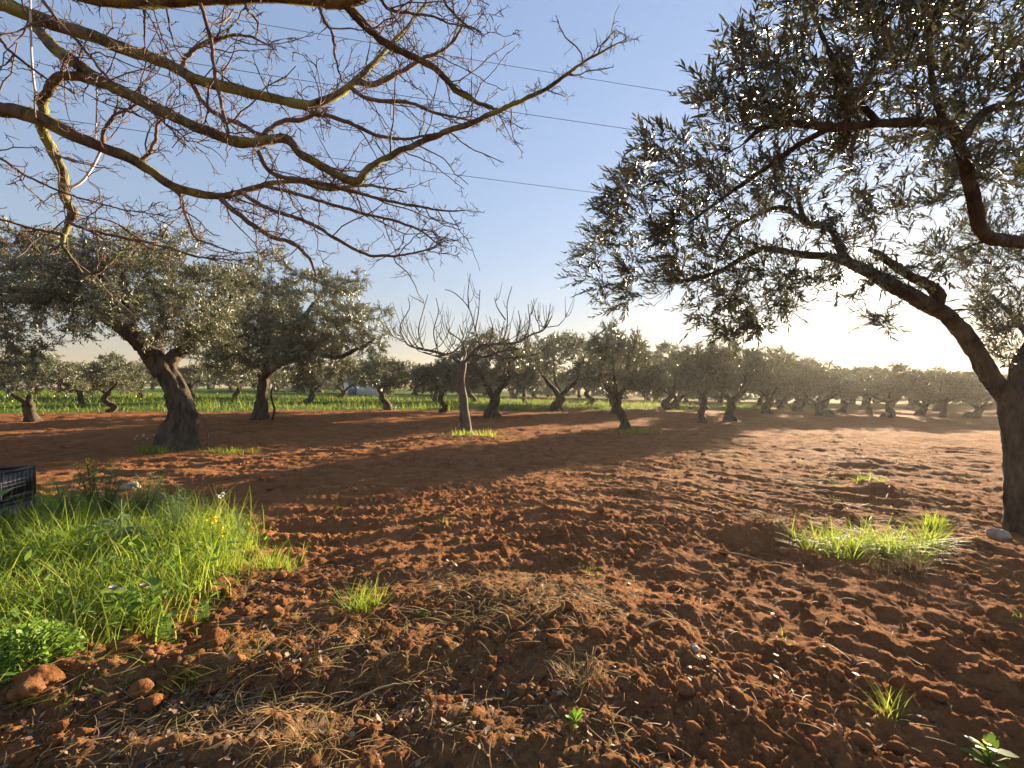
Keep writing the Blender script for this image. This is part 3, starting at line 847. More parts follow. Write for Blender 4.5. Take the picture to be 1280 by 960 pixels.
def crown_density(x, y):
    d = np.ones(len(x)) * .9
    for cx, cy, r, a in ((1140, 270, 55, -.5), (1190, 215, 30, -.3), (1060, 375, 30, -.45), (1130, 395, 40, -.5), (1120, 335, 40, .1), (960, 375, 55, .5), (1225, 350, 30, .3), (965, 292, 24, -.8), (1110, 300, 30, -.1), (1160, 320, 30, -.1), (880, 180, 28, -.35), (1020, 330, 30, -.4), (1050, 215, 36, -.4),
                        (960, 350, 40, -.25), (1000, 90, 60, .1), (1040, 140, 50, .35), (900, 290, 60, .35), (850, 320, 60, .3), (1270, 100, 60, .3), (1255, 395, 65, 1.3), (1265, 300, 45, .7), (1100, 60, 60, .25), (860, 210, 40, .3), (1010, 200, 40, .3), (1240, 180, 45, .3)):
        d += a * np.exp(-((x - cx) ** 2 + (y - cy) ** 2) / r ** 2)
    d *= np.clip(.8 + .8 * perlin(x / 40., y / 40., 71) + .8 * perlin(x / 15., y / 15., 72), .12, 1.5)
    return d


def sample_px(n, poly, box):
    out = []
    while len(out) < n:
        x = rng.uniform(box[0], box[1], 4000); y = rng.uniform(box[2], box[3], 4000)
        m = inside(poly, x, y) & (rng.uniform(0, 1.5, 4000) < crown_density(x, y))
        out += list(zip(x[m], y[m]))
    return np.array(out[:n])


S = sample_px(1350, poly, (700, 1300, -120, 480))
dep = np.where(S[:, 1] < 120, YR - 2.0, YR - 2.0 + 1.2 * np.clip((S[:, 1] - 120) / 180, 0, 1)) + rng.normal(size=len(S)) * .22
dep = np.where((S[:, 0] > 1190) & (S[:, 1] > 240), YR + .4 + rng.normal(size=len(S)) * .45, dep)
T1 = np.array([loc(x, y, d) for (x, y), d in zip(S, dep)])
# the rest of the crown, above and to the side of the frame
n2 = 320
T2 = np.stack([rng.uniform(0.2, 4.0, n2), rng.uniform(-1.6, 2.6, n2), rng.uniform(1.9, 4.2, n2)], -1)
c2 = T2 + bR
fr = (np.abs(c2[:, 0] / np.maximum(c2[:, 1], .1)) < 1.22) & (c2[:, 1] > 0) & ((c2[:, 2] - CH) / np.maximum(c2[:, 1], .1) < .93)
T2 = T2[~fr]
paths, rads = grow(sk, np.vstack([T1, T2]), rng, M=7, tip=.0022, kr=.0075, droop=.05, wig=.14)
tubes(tb, paths, rads, 5)


def keep_in(B):
    c = B + bR
    px = 640 + c[:, 0] / c[:, 1] * F; py = HZ - (c[:, 2] - CH) / c[:, 1] * F
    inn = (px > 690) & (px < 1290) & (py > -20) & (py < 500)
    ok = inside(poly, px, py) & (rng.uniform(0, np.where(py < 150, 1.6, np.where(py < 215, 1.25, .72)), len(B)) < crown_density(px, py))
    return ok | ~inn


sprig_leaves(tb, lb, paths, rng, 4, 13, (.10, .24), .060, .0122, False, .05, .25, .0013, keep_in, .62, (np.array([.6, .6, 1.2]), .9))
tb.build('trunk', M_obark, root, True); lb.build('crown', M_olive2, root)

# ------------------------------------------------------------------ leafless fruit tree overhead
rng = np.random.default_rng(55)
base = np.array([-4.3, 2.3, float(height(np.array([-4.3]), np.array([2.3]))[0]) - .05])
root = empty('fruit_tree', base); tag(root, 'leafless mossy fruit tree reaching long twiggy branches across the top of view', 'tree')
tb = MB(); wb = MB()
P, r = cr([(0, 0, -.1), (.02, 0, .2), (.1, .05, .9), (.2, -.02, 1.5), (.35, 0, 2.0)], [.24, .2, .16, .15, .15], 20); tube(tb, P, r, 16, .12, 3, .06)
fork = np.array([.3, 0, 1.9])
lw = lambda p: W(p[0], p[1], p[2]) - base
BR = [  # (points px,py,depth ; radii px start,end ; from trunk?)
    ([(-60, -42, 1.75), (40, -24, 1.75), (100, -9, 1.75), (150, -1, 1.75), (200, -4, 1.8), (260, -9, 1.8), (350, -9, 1.85), (425, -3, 1.9), (460, -14, 1.9), (500, -40, 1.95)], (14, 13, 13, 13, 13, 12, 12, 11, 9, 6), True),
    ([(420, -4, 1.9), (440, 15, 1.95), (465, 40, 2.05), (508, 68, 2.2), (544, 86, 2.3), (570, 110, 2.4), (594, 124, 2.45), (630, 137, 2.5)], (8, 7, 6, 5, 4.5, 4, 3, 2), False),
    ([(-45, -6, 2.2), (0, 9, 2.2), (34, 24, 2.2), (77, 39, 2.25), (128, 55, 2.3), (168, 69, 2.35), (218, 89, 2.4), (255, 107, 2.4), (302, 118, 2.5), (370, 133, 2.6), (396, 134, 2.6), (425, 118, 2.65), (447, 102, 2.7), (483, 65, 2.8), (522, 22, 2.9), (540, -4, 2.9)], (16, 15, 14, 13, 11, 10, 9.5, 9, 8, 7, 6.5, 6, 5.5, 3, 2, 1.2), True),
    ([(447, 102, 2.7), (475, 105, 2.7), (518, 81, 2.75), (554, 65, 2.8), (574, 43, 2.8), (580, 25, 2.8)], (5, 4.5, 3.5, 2.5, 2, 1), False),
    ([(44, 30, 2.2), (67, 60, 2.15), (100, 84, 2.1), (141, 111, 2.1), (188, 134, 2.1), (235, 158, 2.1), (279, 176, 2.15), (319, 186, 2.2), (363, 181, 2.25), (386, 201, 2.25), (432, 224, 2.3), (454, 228, 2.3), (468, 212, 2.3), (508, 189, 2.35), (551, 171, 2.4), (601, 153, 2.4), (644, 133, 2.45), (687, 111, 2.5), (723, 88, 2.5), (759, 66, 2.55), (795, 45, 2.6)],
     (10, 11, 11, 10.5, 10, 9, 8.5, 8, 7, 6, 6, 6, 5, 4.5, 4.2, 4, 3.5, 3, 2.4, 1.6, .7), False),
    ([(-45, 130, 2.2), (0, 137, 2.2), (50, 148, 2.2), (94, 171, 2.2), (134, 188, 2.25), (175, 205, 2.3), (215, 232, 2.35), (252, 244, 2.4), (286, 247, 2.45), (322, 235, 2.5), (370, 228, 2.6), (410, 238, 2.6), (460, 236, 2.65), (510, 245, 2.7)], (15, 14.5, 13.5, 11.5, 10, 8.5, 7.5, 6.5, 5, 4, 3.5, 3, 2, 1), True),
    ([(275, 249, 2.4), (302, 272, 2.4), (336, 296, 2.45), (366, 306, 2.5), (382, 322, 2.5), (395, 346, 2.5)], (4.5, 4, 3.5, 3, 2.5, 1.4), False),
    ([(55, 142, 2.2), (60, 115, 2.15), (78, 97, 2.1), (108, 96, 2.1), (134, 107, 2.1)], (8, 8, 8, 8, 7.5), False),
    ([(51, 152, 2.2), (62, 185, 2.2), (75, 215, 2.2), (76, 246, 2.2), (90, 267, 2.2), (82, 284, 2.2), (79, 308, 2.2), (94, 332, 2.2), (108, 344, 2.2), (131, 337, 2.2), (156, 312, 2.2)], (9, 8.5, 8, 7.5, 7, 5, 3.5, 2.5, 2.5, 2, 1), False),
    ([(84, 276, 2.2), (116, 290, 2.2), (162, 300, 2.2), (194, 306, 2.2), (240, 322, 2.2), (300, 328, 2.2)], (3, 2.6, 2.4, 2, 1.6, .8), False),
    ([(80, 294, 2.2), (40, 286, 2.15), (0, 274, 2.1), (-60, 255, 2.1)], (3, 2.4, 2, 1.6), False),
    ([(235, 100, 2.4), (262, 138, 2.35), (302, 158, 2.3), (336, 178, 2.2)], (4.5, 4, 3.5, 3), False),
    ([(316, 182, 2.2), (346, 158, 2.25), (380, 151, 2.3), (400, 145, 2.3), (436, 154, 2.35), (472, 171, 2.4), (511, 174, 2.4), (545, 165, 2.4)], (4, 4, 3.6, 3.2, 3, 2.6, 2, 1), False),
    ([(436, 110, 2.65), (465, 126, 2.6), (508, 129, 2.6), (544, 142, 2.6), (590, 151, 2.6)], (3.6, 3, 2.6, 2.2, 1.2), False),
    ([(249, 2, 1.8), (265, 50, 1.9), (275, 94, 1.95), (282, 134, 2.0), (287, 172, 2.0)], (3.6, 3.2, 3, 2.8, 2), False),
    ([(226, 90, 2.4), (232, 72, 2.35), (255, 57, 2.3), (286, 47, 2.3), (316, 47, 2.3), (345, 60, 2.3)], (4.5, 4, 3.4, 2.6, 2, 1), False),
    ([(322, 188, 2.2), (340, 215, 2.25), (380, 222, 2.3), (430, 236, 2.4), (480, 250, 2.45), (540, 262, 2.5), (582, 262, 2.5)], (4, 3.6, 3, 2.6, 2.2, 1.6, .8), False),
    ([(300, 240, 2.4), (340, 262, 2.4), (400, 286, 2.45), (454, 317, 2.5), (490, 321, 2.5), (530, 315, 2.5), (553, 305, 2.5)], (3.4, 3, 2.6, 2.2, 1.8, 1.3, .7), False),
    ([(330, 232, 2.5), (400, 252, 2.5), (454, 266, 2.55), (515, 283, 2.6), (550, 308, 2.6)], (3, 2.5, 2.1, 1.6, .7), False),
    ([(52, 0, 1.9), (80, 34, 1.95), (120, 75, 2.0), (150, 110, 2.0), (200, 150, 2.0), (232, 186, 2.0)], (3.4, 3, 2.6, 2.2, 1.8, 1), False),
    ([(-30, 25, 1.8), (0, 48, 1.85), (22, 74, 1.9), (50, 95, 1.95), (100, 122, 2.0)], (3.6, 3.2, 2.8, 2.2, 1.2), False),
    ([(-60, 180, 2.0), (0, 200, 2.0), (40, 225, 2.05), (90, 246, 2.1), (150, 262, 2.1), (205, 268, 2.1)], (2.8, 2.5, 2.2, 1.8, 1.4, .8), False),
    ([(205, 225, 2.35), (228, 250, 2.35), (236, 276, 2.35), (250, 300, 2.35), (300, 318, 2.35)], (3.4, 3, 2.4, 1.8, .9), False),
    ([(128, 180, 2.25), (132, 150, 2.2), (150, 138, 2.2), (185, 150, 2.2)], (3.4, 3, 2.2, 1.2), False),
    ([(178, 200, 2.3), (195, 178, 2.3), (200, 152, 2.3), (225, 140, 2.3)], (3.4, 3, 2.4, 1), False),
    ([(300, -6, 1.85), (310, 15, 1.85), (322, 30, 1.9), (318, 48, 1.9)], (3, 2.6, 2, .9), False),
    ([(395, -4, 1.9), (402, 20, 1.9), (412, 45, 1.95), (415, 80, 2.0), (424, 105, 2.0)], (3, 2.6, 2.2, 1.7, .9), False),
    ([(470, -10, 1.95), (490, 12, 2.0), (520, 20, 2.05), (560, 30, 2.1), (590, 38, 2.1)], (3, 2.6, 2, 1.4, .8), False),
    ([(545, -30, 2.0), (556, 5, 2.0), (572, 25, 2.0), (598, 38, 2.0)], (2.6, 2.2, 1.6, .8), False),
    ([(180, 4, 1.8), (182, 35, 1.85), (180, 68, 1.9)], (2.6, 2, 1), False),
]
branchP = []
for k, (p, rp, fromtrunk) in enumerate(BR):
    Pw = [lw(q) for q in p]; rw = [.92 * wr(q[0], q[1], a, q[2]) for a, q in zip(rp, p)]
    if fromtrunk:
        a = fork + np.array([0, 0, rng.uniform(-.1, .15)])
        Pw = [a, a * .55 + Pw[0] * .45 + np.array([0, 0, .12])] + Pw; rw = [.09, .075] + rw
    n = len(Pw) * 7
    P, rr = cr(Pw, rw, n)
    rr = rr * (1 + .10 * perlin(np.linspace(0, n * .35, n), np.full(n, k * 3.7), 91))
    wgl = np.cumsum(rng.normal(size=(n, 3)), 0) * .0022
    P = P + wgl - np.linspace(0, 1, n)[:, None] * wgl[-1] * .5
    tube(tb if rp[0] > 7 else wb, P, rr, 16 if rp[0] > 7 else 7, .2, 60 + k)
    branchP.append((P, rr))


def spurs(P, D, L, r0, M, zig):
    """zigzag twigs: start P, heading D, length L"""
    n = len(P); out = [P]; d = D
    for k in range(M - 1):
        d = norm(d + rng.normal(size=(n, 3)) * zig * .5 + np.array([0, 0, .03]))
        out.append(out[-1] + norm(d + rng.normal(size=(n, 3)) * zig * .6) * (L / (M - 1))[:, None])
    path = np.stack(out, 1)
    tubes(wb, path, r0[:, None] * np.linspace(1, .45, M)[None], 4)
    return path


def off_path(P, rr, spacing, jit=.5, lo=.0):
    seg = np.linalg.norm(np.diff(P, axis=0), axis=1); L = seg.sum(); n = int(L / spacing * rng.uniform(.8, 1.2))
    i = rng.integers(int(len(P) * lo), len(P) - 1, n); f = rng.uniform(0, 1, (n, 1))
    T = norm(P[i + 1] - P[i])
    return P[i] * (1 - f) + P[i + 1] * f, T, rr[i]


sec = []
for P, rr in branchP:
    B, T, r = off_path(P, rr, .095, lo=.08)
    if not len(B): continue
    D = norm(T * .7 + rvec(rng, len(B)) * .85 + np.array([0, 0, .08]))
    L = rng.uniform(.10, .48, len(B)) * np.clip(r / .006, .5, 1.1)
    sec.append(spurs(B, D, L, np.minimum(.0046, r * .7) * rng.uniform(.7, 1.1, len(B)), 9, .24))
sec = np.concatenate(sec)
def spur_from(paths, k, lo, L, r, M, zig, ahead=.5):
    N, m, _ = paths.shape
    idx = np.repeat(np.arange(N), k); i = rng.integers(lo, m - 1, len(idx)); f = rng.uniform(0, 1, (len(idx), 1))
    B = paths[idx, i] * (1 - f) + paths[idx, i + 1] * f; T = norm(paths[idx, i + 1] - paths[idx, i])
    D = norm(T * ahead + rvec(rng, len(idx)))
    return spurs(B, D, rng.uniform(*L, len(idx)), rng.uniform(*r, len(idx)), M, zig)
ter = spur_from(sec, 6, 1, (.025, .11), (.0018, .0028), 5, .45)
spur_from(ter, 2, 1, (.012, .045), (.0013, .0019), 3, .4)
for P, rr in branchP:
    B, T, r = off_path(P, rr, .03)
    D = norm(T * .4 + rvec(rng, len(B)))
    q = spurs(B, D, rng.uniform(.03, .09, len(B)) + r, rng.uniform(.0017, .0027, len(B)), 4, .4)
    spur_from(q, 2, 1, (.015, .04), (.0013, .0018), 3, .4)
tb.build('trunk', M_fbark, root, True); wb.build('twigs', M_ftwig, root, True)

# strings tied to the branches
def string(name, pts, r, label, mat=M_string):
    P = np.array([W(*q) for q in pts]); b = P[0].copy()
    Pp, rr = cr(P - b, [r] * len(P), 24); mb = MB(); tube(mb, Pp, rr, 6)
    o = mb.build(name, mat, None, True, b); tag(o, label, 'string'); return o
string('string', [(38, -30, 2.1), (38, 10, 2.1), (39, 60, 2.12), (42, 100, 2.15), (47, 130, 2.17)], .0045, 'long pale string hanging straight down to the mossy branch')
string('string', [(121, 100, 2.1), (121, 130, 2.12), (120, 158, 2.2), (119, 182, 2.22)], .003, 'short thin string hanging between two branches near the mossy limb')
string('strap', [(126, 188, 2.25), (116, 208, 2.24), (103, 226, 2.22), (88, 234, 2.2), (78, 230, 2.2)], .006, 'pale strap pulled slantwise between mossy limb and hanging stub')

# ------------------------------------------------------------------ overhead wires
for k, (x0, y0, x1, y1, lab) in enumerate(((-5.3, 10.2, 5.1, 12.5, 'highest overhead wire, crossing the bare twigs to the near olive'), (-6.7, 11.7, 4.4, 14.3, 'middle overhead wire crossing the open sky'), (-3.3, 16.9, 3.3, 18.7, 'lowest overhead wire, ending at the near olive leaf tips'))):
    d = np.array([x1 - x0, y1 - y0]); d /= np.linalg.norm(d); t = np.linspace(-38, 38, 60); c = np.array([(x0 + x1) / 2, (y0 + y1) / 2])
    P = np.stack([t * d[0], t * d[1], .0006 * t * t], -1)
    mb = MB(); tube(mb, P, [.0062 + .0015 * k] * 60, 6)
    o = mb.build('overhead_wire', M_cable, None, True, (c[0], c[1], CH + 8.45)); tag(o, lab, 'wire', 'overhead wires')


# ------------------------------------------------------------------ grasses, straw, litter
rng = np.random.default_rng(99)
def blades_on(mb, x, y, h, w, tint, lean=.5, M=5, zo=-.01):
    z = height(x, y) + zo; n = len(x)
    az = rng.uniform(0, 6.283, n); e0 = R(90) - np.abs(rng.normal(size=n)) * .42; e1 = e0 - rng.uniform(.2, 1.6, n) ** 1.3 * lean * 1.7
    ribbons(mb, np.stack([x, y, z], -1), az, e0, e1, h, w, tint, rng.normal(size=n) * .3, M)


patch = np.array([hit(*p) for p in ((-260, 860), (0, 868), (60, 838), (150, 812), (215, 792), (262, 750), (300, 722), (318, 694), (300, 668), (260, 652), (190, 636), (60, 640), (-40, 650), (-250, 660))])


def in_patch(n, soft=.12):
    out = np.zeros((0, 2)); lo = patch.min(0) - .2; hi = patch.max(0) + .2
    while len(out) < n:
        p = rng.uniform(lo, hi, (n * 2, 2)); q = p + rng.normal(size=p.shape) * soft
        d = np.clip(.75 + .9 * perlin(p[:, 0] * 1.5, p[:, 1] * 1.5, 88), .1, 1)
        out = np.vstack([out, p[inside(patch, q[:, 0], q[:, 1]) & (rng.uniform(0, 1, len(p)) < d)]])
    return out[:n]


g = MB()
p = in_patch(17000); t = np.clip(.5 + .5 * perlin(p[:, 0] * 2, p[:, 1] * 2, 3) + rng.normal(size=len(p)) * .25, 0, .86); t[rng.uniform(0, 1, len(p)) < .09] = 1
hgt = rng.uniform(.09, .42, len(p)) * (.75 + .6 * np.clip(perlin(p[:, 0] * 1.1, p[:, 1] * 1.1, 4) + .3, 0, 1)) * (.8 + .35 * sstep(2, 4, p[:, 1]))
blades_on(g, p[:, 0], p[:, 1], hgt, rng.uniform(.002, .0085, len(p)), t, .95)
p = in_patch(900); blades_on(g, p[:, 0], p[:, 1], rng.uniform(.25, .55, len(p)), rng.uniform(.003, .0075, len(p)), rng.uniform(.5, 1, len(p)), .85)
p = in_patch(1500, .45); blades_on(g, p[:, 0], p[:, 1], rng.uniform(.05, .2, len(p)), rng.uniform(.002, .006, len(p)), rng.uniform(.1, 1, len(p)), 1.1)
o = g.build('grass', M_grass); tag(o, 'lush bright green grass patch in the near corner', 'grass', kind='stuff')
# broad leaves of low weeds between the blades
g = MB(); p = in_patch(4200); n = len(p); z = height(p[:, 0], p[:, 1])
az = rng.uniform(0, 6.28, n); el = rng.uniform(.1, 1.0, n)
A = np.stack([np.cos(az) * np.cos(el), np.sin(az) * np.cos(el), np.sin(el)], -1)
B = np.stack([p[:, 0], p[:, 1], z + rng.uniform(.0, .2, n)], -1)
leaves(g, B, A, np.array([0, 0, 1.]) + rvec(rng, n) * .4, rng.uniform(.03, .09, n), rng.uniform(.015, .04, n), rng.uniform(0, 1, n), rng.uniform(0, .4, n))
o = g.build('undergrowth', M_weed); tag(o, 'low broad-leaved weeds growing between the grass blades', 'weeds', kind='stuff')

# grass strip beyond the field
g = MB(); n = 26000
x = rng.uniform(-48, 30, n); y = 27 + .55 * x + rng.uniform(-1.5, 22, n) ** 1.0
m = (rng.uniform(0, 1, n) < cover_amt(x, y) * .9 + .03) & (y > 14); x = x[m]; y = y[m]
t = np.clip(.5 + .5 * perlin(x * .5, y * .5, 13) + rng.normal(size=len(x)) * .2, 0, 1)
blades_on(g, x, y, rng.uniform(.15, .5, len(x)) * (.6 + .8 * np.clip(perlin(x * .3, y * .3, 14) + .4, 0, 1)), rng.uniform(.02, .05, len(x)), t, .6, 4)
o = g.build('grass', M_grassfar); tag(o, 'strip of tall green grass beyond the tilled soil', 'grass', kind='stuff')
# yellow blossom specks in the strip
g = MB(); n = 700
x = rng.uniform(-40, 4, n); y = 27 + .55 * x + rng.uniform(1, 14, n); m = perlin(x * .25, y * .25, 15) > .0; x, y = x[m], y[m]
leaves(g, np.stack([x, y, height(x, y) + rng.uniform(.3, .6, len(x))], -1), rvec(rng, len(x)), rvec(rng, len(x)), .07, .06, rng.uniform(0, 1, len(x)), 0, True)
o = g.build('wildflowers', M_yellow); tag(o, 'yellow wildflower specks in the grass strip', 'wildflowers', kind='stuff')

# a few green shoots coming up through the tilled soil
g = MB(); n = 900
cxs = rng.uniform(-3, 9, 70); cys = rng.uniform(2.2, 14, 70); k = rng.integers(0, 70, n)
x = cxs[k] + rng.normal(size=n) * .05; y = cys[k] + rng.normal(size=n) * .05
blades_on(g, x, y, rng.uniform(.03, .10, n), rng.uniform(.002, .005, n), rng.uniform(.2, .9, n), 1.0, 4)
o = g.build('green_shoots', M_grass); tag(o, 'tiny green shoots dotted over the tilled soil', 'shoots', kind='stuff')

# dry straw and rootlets raked over the soil
g = MB()
def strew(cx, cy, rx, ry, n, L, w, ang=None, lift=.02, tint=(.1, 1), lay=.35):
    x = cx + rng.normal(size=n) * rx; y = cy + rng.normal(size=n) * ry
    z = height(x, y) + rng.uniform(0, lift, n)
    az = rng.uniform(0, 6.283, n) if ang is None else ang + rng.normal(size=n) * .5 + rng.integers(0, 2, n) * math.pi
    e0 = rng.uniform(-.1, lay, n) + .1; e1 = -e0 + rng.normal(size=n) * .15
    ribbons(g, np.stack([x, y, z], -1), az, e0, e1, rng.uniform(*L, n), rng.uniform(*w, n), rng.uniform(*tint, n), rng.normal(size=n) * .55, 7, .5)
for px, py, rx, ry, n, L in ((630, 745, .35, .2, 520, (.08, .25)), (560, 725, .2, .15, 160, (.06, .2)), (330, 885, .25, .16, 560, (.06, .26)), (400, 800, .25, .16, 420, (.06, .24)), (200, 925, .3, .12, 380, (.05, .2)), (740, 850, .10, .10, 170, (.06, .18)),
                            (480, 860, .3, .2, 380, (.05, .2)), (560, 920, .3, .12, 260, (.04, .16)), (380, 940, .12, .06, 240, (.06, .18)), (760, 930, .2, .08, 230, (.04, .14)), (1020, 660, .35, .3, 200, (.07, .25)), (900, 740, .5, .3, 190, (.05, .2)), (700, 800, .4, .3, 240, (.05, .2)),
                            (880, 830, .4, .3, 180, (.04, .15)), (300, 760, .3, .25, 240, (.06, .22)), (450, 720, .35, .3, 220, (.05, .2)), (340, 700, .3, .3, 200, (.06, .24)), (90, 905, .3, .15, 300, (.05, .2)), (1100, 680, .3, .15, 90, (.1, .25)), (640, 650, 1.2, .6, 220, (.05, .2)), (1000, 620, 1.3, .6, 220, (.06, .22)), (560, 860, .7, .4, 500, (.03, .12)), (1050, 860, .5, .3, 160, (.04, .14))):
    c = hit(px, py); strew(c[0], c[1], rx, ry, int(n * (.5 if px < 650 else .3)), (L[0] * .6, L[1] * .85), (.001, .005))
c = hit(660, 765); strew(c[0], c[1], .45, .22, 420, (.08, .22), (.002, .004), None, .05, (.3, 1), .7)
for px, py in ((960, 640), (800, 600), (700, 585), (1150, 590), (560, 600), (1050, 575)):
    c = hit(px, py); strew(c[0], c[1], 1.6, .8, 130, (.08, .3), (.004, .008))
o = g.build('straw', M_straw); tag(o, 'dry straw and rootlets raked over the red soil', 'straw', kind='stuff')
# longer bent stalks
STALK = [((430, 745), (500, 770), (560, 765), 'thin pale stalk arching over the soil beside the bright grass tuft', .004), ((350, 875), (400, 848), (455, 826), 'grey twig lying slantwise across the litter near the bottom', .006),
         ((430, 880), (480, 862), (525, 852), 'pale broken twig on the clods right of the slanting grey twig', .005), ((870, 690), (920, 700), (965, 708), 'long dry stem lying on the ridge before the grass clump', .006), ((800, 795), (835, 790), (872, 785), 'pale straight stalk lying on the raked slope', .005)]
for a, b, c, lab, r in STALK:
    up = .25 if 'upright' in lab else .03
    pts = [ground_at(*q) + np.array([0, 0, .02]) for q in (a, b, c)]; pts[1][2] += .03; pts[0][2] += 0
    if 'upright' in lab: pts = [pts[0], pts[0] + np.array([.04, .02, .1]), pts[0] + np.array([.1, .03, .22])]
    b0 = pts[0].copy(); P, rr = cr(np.array(pts) - b0, [r, r * .9, r * .5], 18); P[1:-1] += rng.normal(size=(16, 3)) * .0012
    mb = MB(); tube(mb, P, rr, 6, .1, 3)
    sp = MB()
    o = mb.build('twig', M_stalk if 'pale' in lab or 'dry' in lab else M_fbark, None, True, b0); tag(o, lab, 'twig')

# dead leaves
g = MB()
def dead(cx, cy, rx, ry, n, L=(.012, .038)):
    x = cx + rng.normal(size=n) * rx; y = cy + rng.normal(size=n) * ry; z = height(x, y) + rng.uniform(0, .02, n)
    az = rng.uniform(0, 6.28, n); el = rng.normal(size=n) * .35
    A = np.stack([np.cos(az) * np.cos(el), np.sin(az) * np.cos(el), np.sin(el)], -1); l = rng.uniform(*L, n)
    leaves(g, np.stack([x, y, z], -1), A, np.array([0, 0, 1.]) + rvec(rng, n) * .7, l, l * rng.uniform(.35, .7, n), rng.uniform(0, 1, n) ** 2.2, rng.uniform(-.6, .8, n))
for px, py, rx, ry, n in ((300, 900, .4, .2, 900), (380, 830, .3, .2, 500), (150, 920, .4, .15, 600), (500, 900, .35, .15, 350), (330, 740, .25, .25, 450), (600, 880, .4, .2, 260), (60, 900, .3, .12, 260), (700, 900, .3, .15, 160), (640, 760, .4, .25, 160), (900, 850, .6, .4, 160), (440, 720, .4, .3, 220)):
    c = hit(px, py); dead(c[0], c[1], rx, ry, n)
o = g.build('leaf_litter', M_dead); tag(o, 'fallen brown leaves scattered over the near soil', 'leaf litter', kind='stuff')

# small clods
g = MB(); v2, f2 = lump_base(rng, 2); v1, f1 = lump_base(rng, 1)
shp = [lump(rng, v2, .36, .75, (.62, .9)) for _ in range(14)]; shp1 = [lump(rng, v1, .36, .8, (.62, .9)) for _ in range(10)]
def clods(n, r0, r1, size, shapes, faces, xr=1.3):
    r = np.exp(rng.uniform(math.log(r0), math.log(r1), n)); a = rng.uniform(-.92, .92, n)
    x = r * np.sin(a); y = r * np.cos(a)
    m = (perlin(x * .9, y * .9, 51) + .5 * perlin(x * 3, y * 3, 52) + rng.normal(size=n) * .25 > -.05); x, y = x[m], y[m]
    z = height(x, y); s = size[0] * (size[1] / size[0]) ** (rng.uniform(0, 1, len(x)) ** 3.4)
    for k in range(len(x)):
        if inside(patch, x[k:k + 1], y[k:k + 1])[0] and rng.uniform() < .8: continue
        g.add(shapes[k % len(shapes)] * s[k] + np.array([x[k], y[k], z[k] + s[k] * .25]), faces)
clods(2000, 1.5, 5, (.006, .055), shp, f2); clods(6500, 1.5, 7, (.003, .016), shp1, f1); clods(900, 5, 16, (.012, .07), shp, f2)
v3c, f3c = lump_base(rng, 3)
big = []
for _ in range(12):
    w_ = lump(rng, v3c, .4, .8, (.62, .9)); big.append(w_ * (1 + .09 * perlin(v3c[:, 0] * 5 + 3 * v3c[:, 2], v3c[:, 1] * 5 + 4 * v3c[:, 2], 31) + .07 * perlin(v3c[:, 0] * 11 + 6 * v3c[:, 2], v3c[:, 1] * 11 - 5 * v3c[:, 2], 32))[:, None])
for px, py, rx, ry, n, s0, s1 in ((60, 930, .2, .1, 14, .02, .055), (230, 850, .22, .1, 26, .018, .05), (330, 800, .2, .12, 22, .015, .04), (470, 830, .3, .15, 34, .014, .045), (600, 880, .3, .12, 36, .014, .042), (420, 930, .2, .06, 16, .012, .035), (700, 820, .25, .15, 20, .012, .04), (290, 760, .2, .1, 16, .015, .04),
                                  (530, 760, .3, .15, 22, .015, .04), (820, 880, .4, .12, 20, .01, .035), (1000, 780, .6, .3, 16, .012, .04), (700, 660, 1.0, .5, 18, .02, .06), (950, 690, .8, .4, 14, .02, .06)):
    c = hit(px, py)
    for q in range(n):
        x = c[0] + rng.normal() * rx; y = c[1] + rng.normal() * ry; sz = s0 * (s1 / s0) ** (rng.uniform() ** 1.6)
        if y > 1.3: g.add(big[rng.integers(0, 12)] * sz + np.array([x, y, gz(x, y) + sz * .25]), f3c)
o = g.build('soil_clods', M_clod, None, False); tag(o, 'crumbled clods of red earth over the tilled ground', 'clods', kind='stuff')

# larger clods and stones that can be told apart
v3, f3 = lump_base(rng, 4)
def stone(name, px, py, s, lab, mat, rough=.32, flat=.8, cat='clod', group=None):
    p = ground_at(px, py); mb = MB(); w = lump(rng, v3, rough, flat)
    w = w * (1 + .05 * perlin(v3[:, 0] * 6 + v3[:, 2] * 5, v3[:, 1] * 6, 3) + .03 * perlin(v3[:, 0] * 14 + 7 * v3[:, 2], v3[:, 1] * 14 + v3[:, 2] * 9, 4))[:, None] * s
    mb.add(w, f3); o = mb.build(name, mat, None, True, p + np.array([0, 0, s * .35])); tag(o, lab, cat, group); return o
stone('clod', 155, 832, .062, 'upright block of red earth at the edge of the green weeds', M_clod)
stone('clod', 268, 822, .07, 'crumbly orange clod catching the sun just past the weed edge', M_clod)
stone('clod', 50, 880, .10, 'largest clod, a rough red lump below the curly weeds', M_clod)
stone('clod', 235, 800, .035, 'small round clod beside the crumbly orange one', M_clod)
stone('clod', 365, 862, .045, 'flat-topped pale clod half buried in dry straw', M_clod, .3, .6)
stone('clod', 36, 948, .026, 'smooth orange clod at the bottom edge near the corner', M_clod)
stone('clod', 690, 800, .05, 'dark pointed clod below the heap of pulled weeds', M_clod)
stone('clod', 615, 832, .035, 'rounded orange clod in the open soil centre', M_clod)
stone('stone', 548, 742, .022, 'small pale stone before the heap of pulled weeds', M_stone, .25, .7, 'stone')
stone('stone', 697, 872, .028, 'oblong pale stone beside the small leafy seedling', M_stone, .2, .7, 'stone')
stone('stone', 868, 815, .03, 'grey stone resting on the raked slope', M_stone, .2, .7, 'stone')
stone('stone', 165, 612, .105, 'pale stone lying behind the weeds on the bare soil', M_stone, .35, .75, 'stone')
stone('stone', 1248, 672, .085, 'pale stone lying at the foot of the near trunk', M_stone, .25, .6, 'stone')

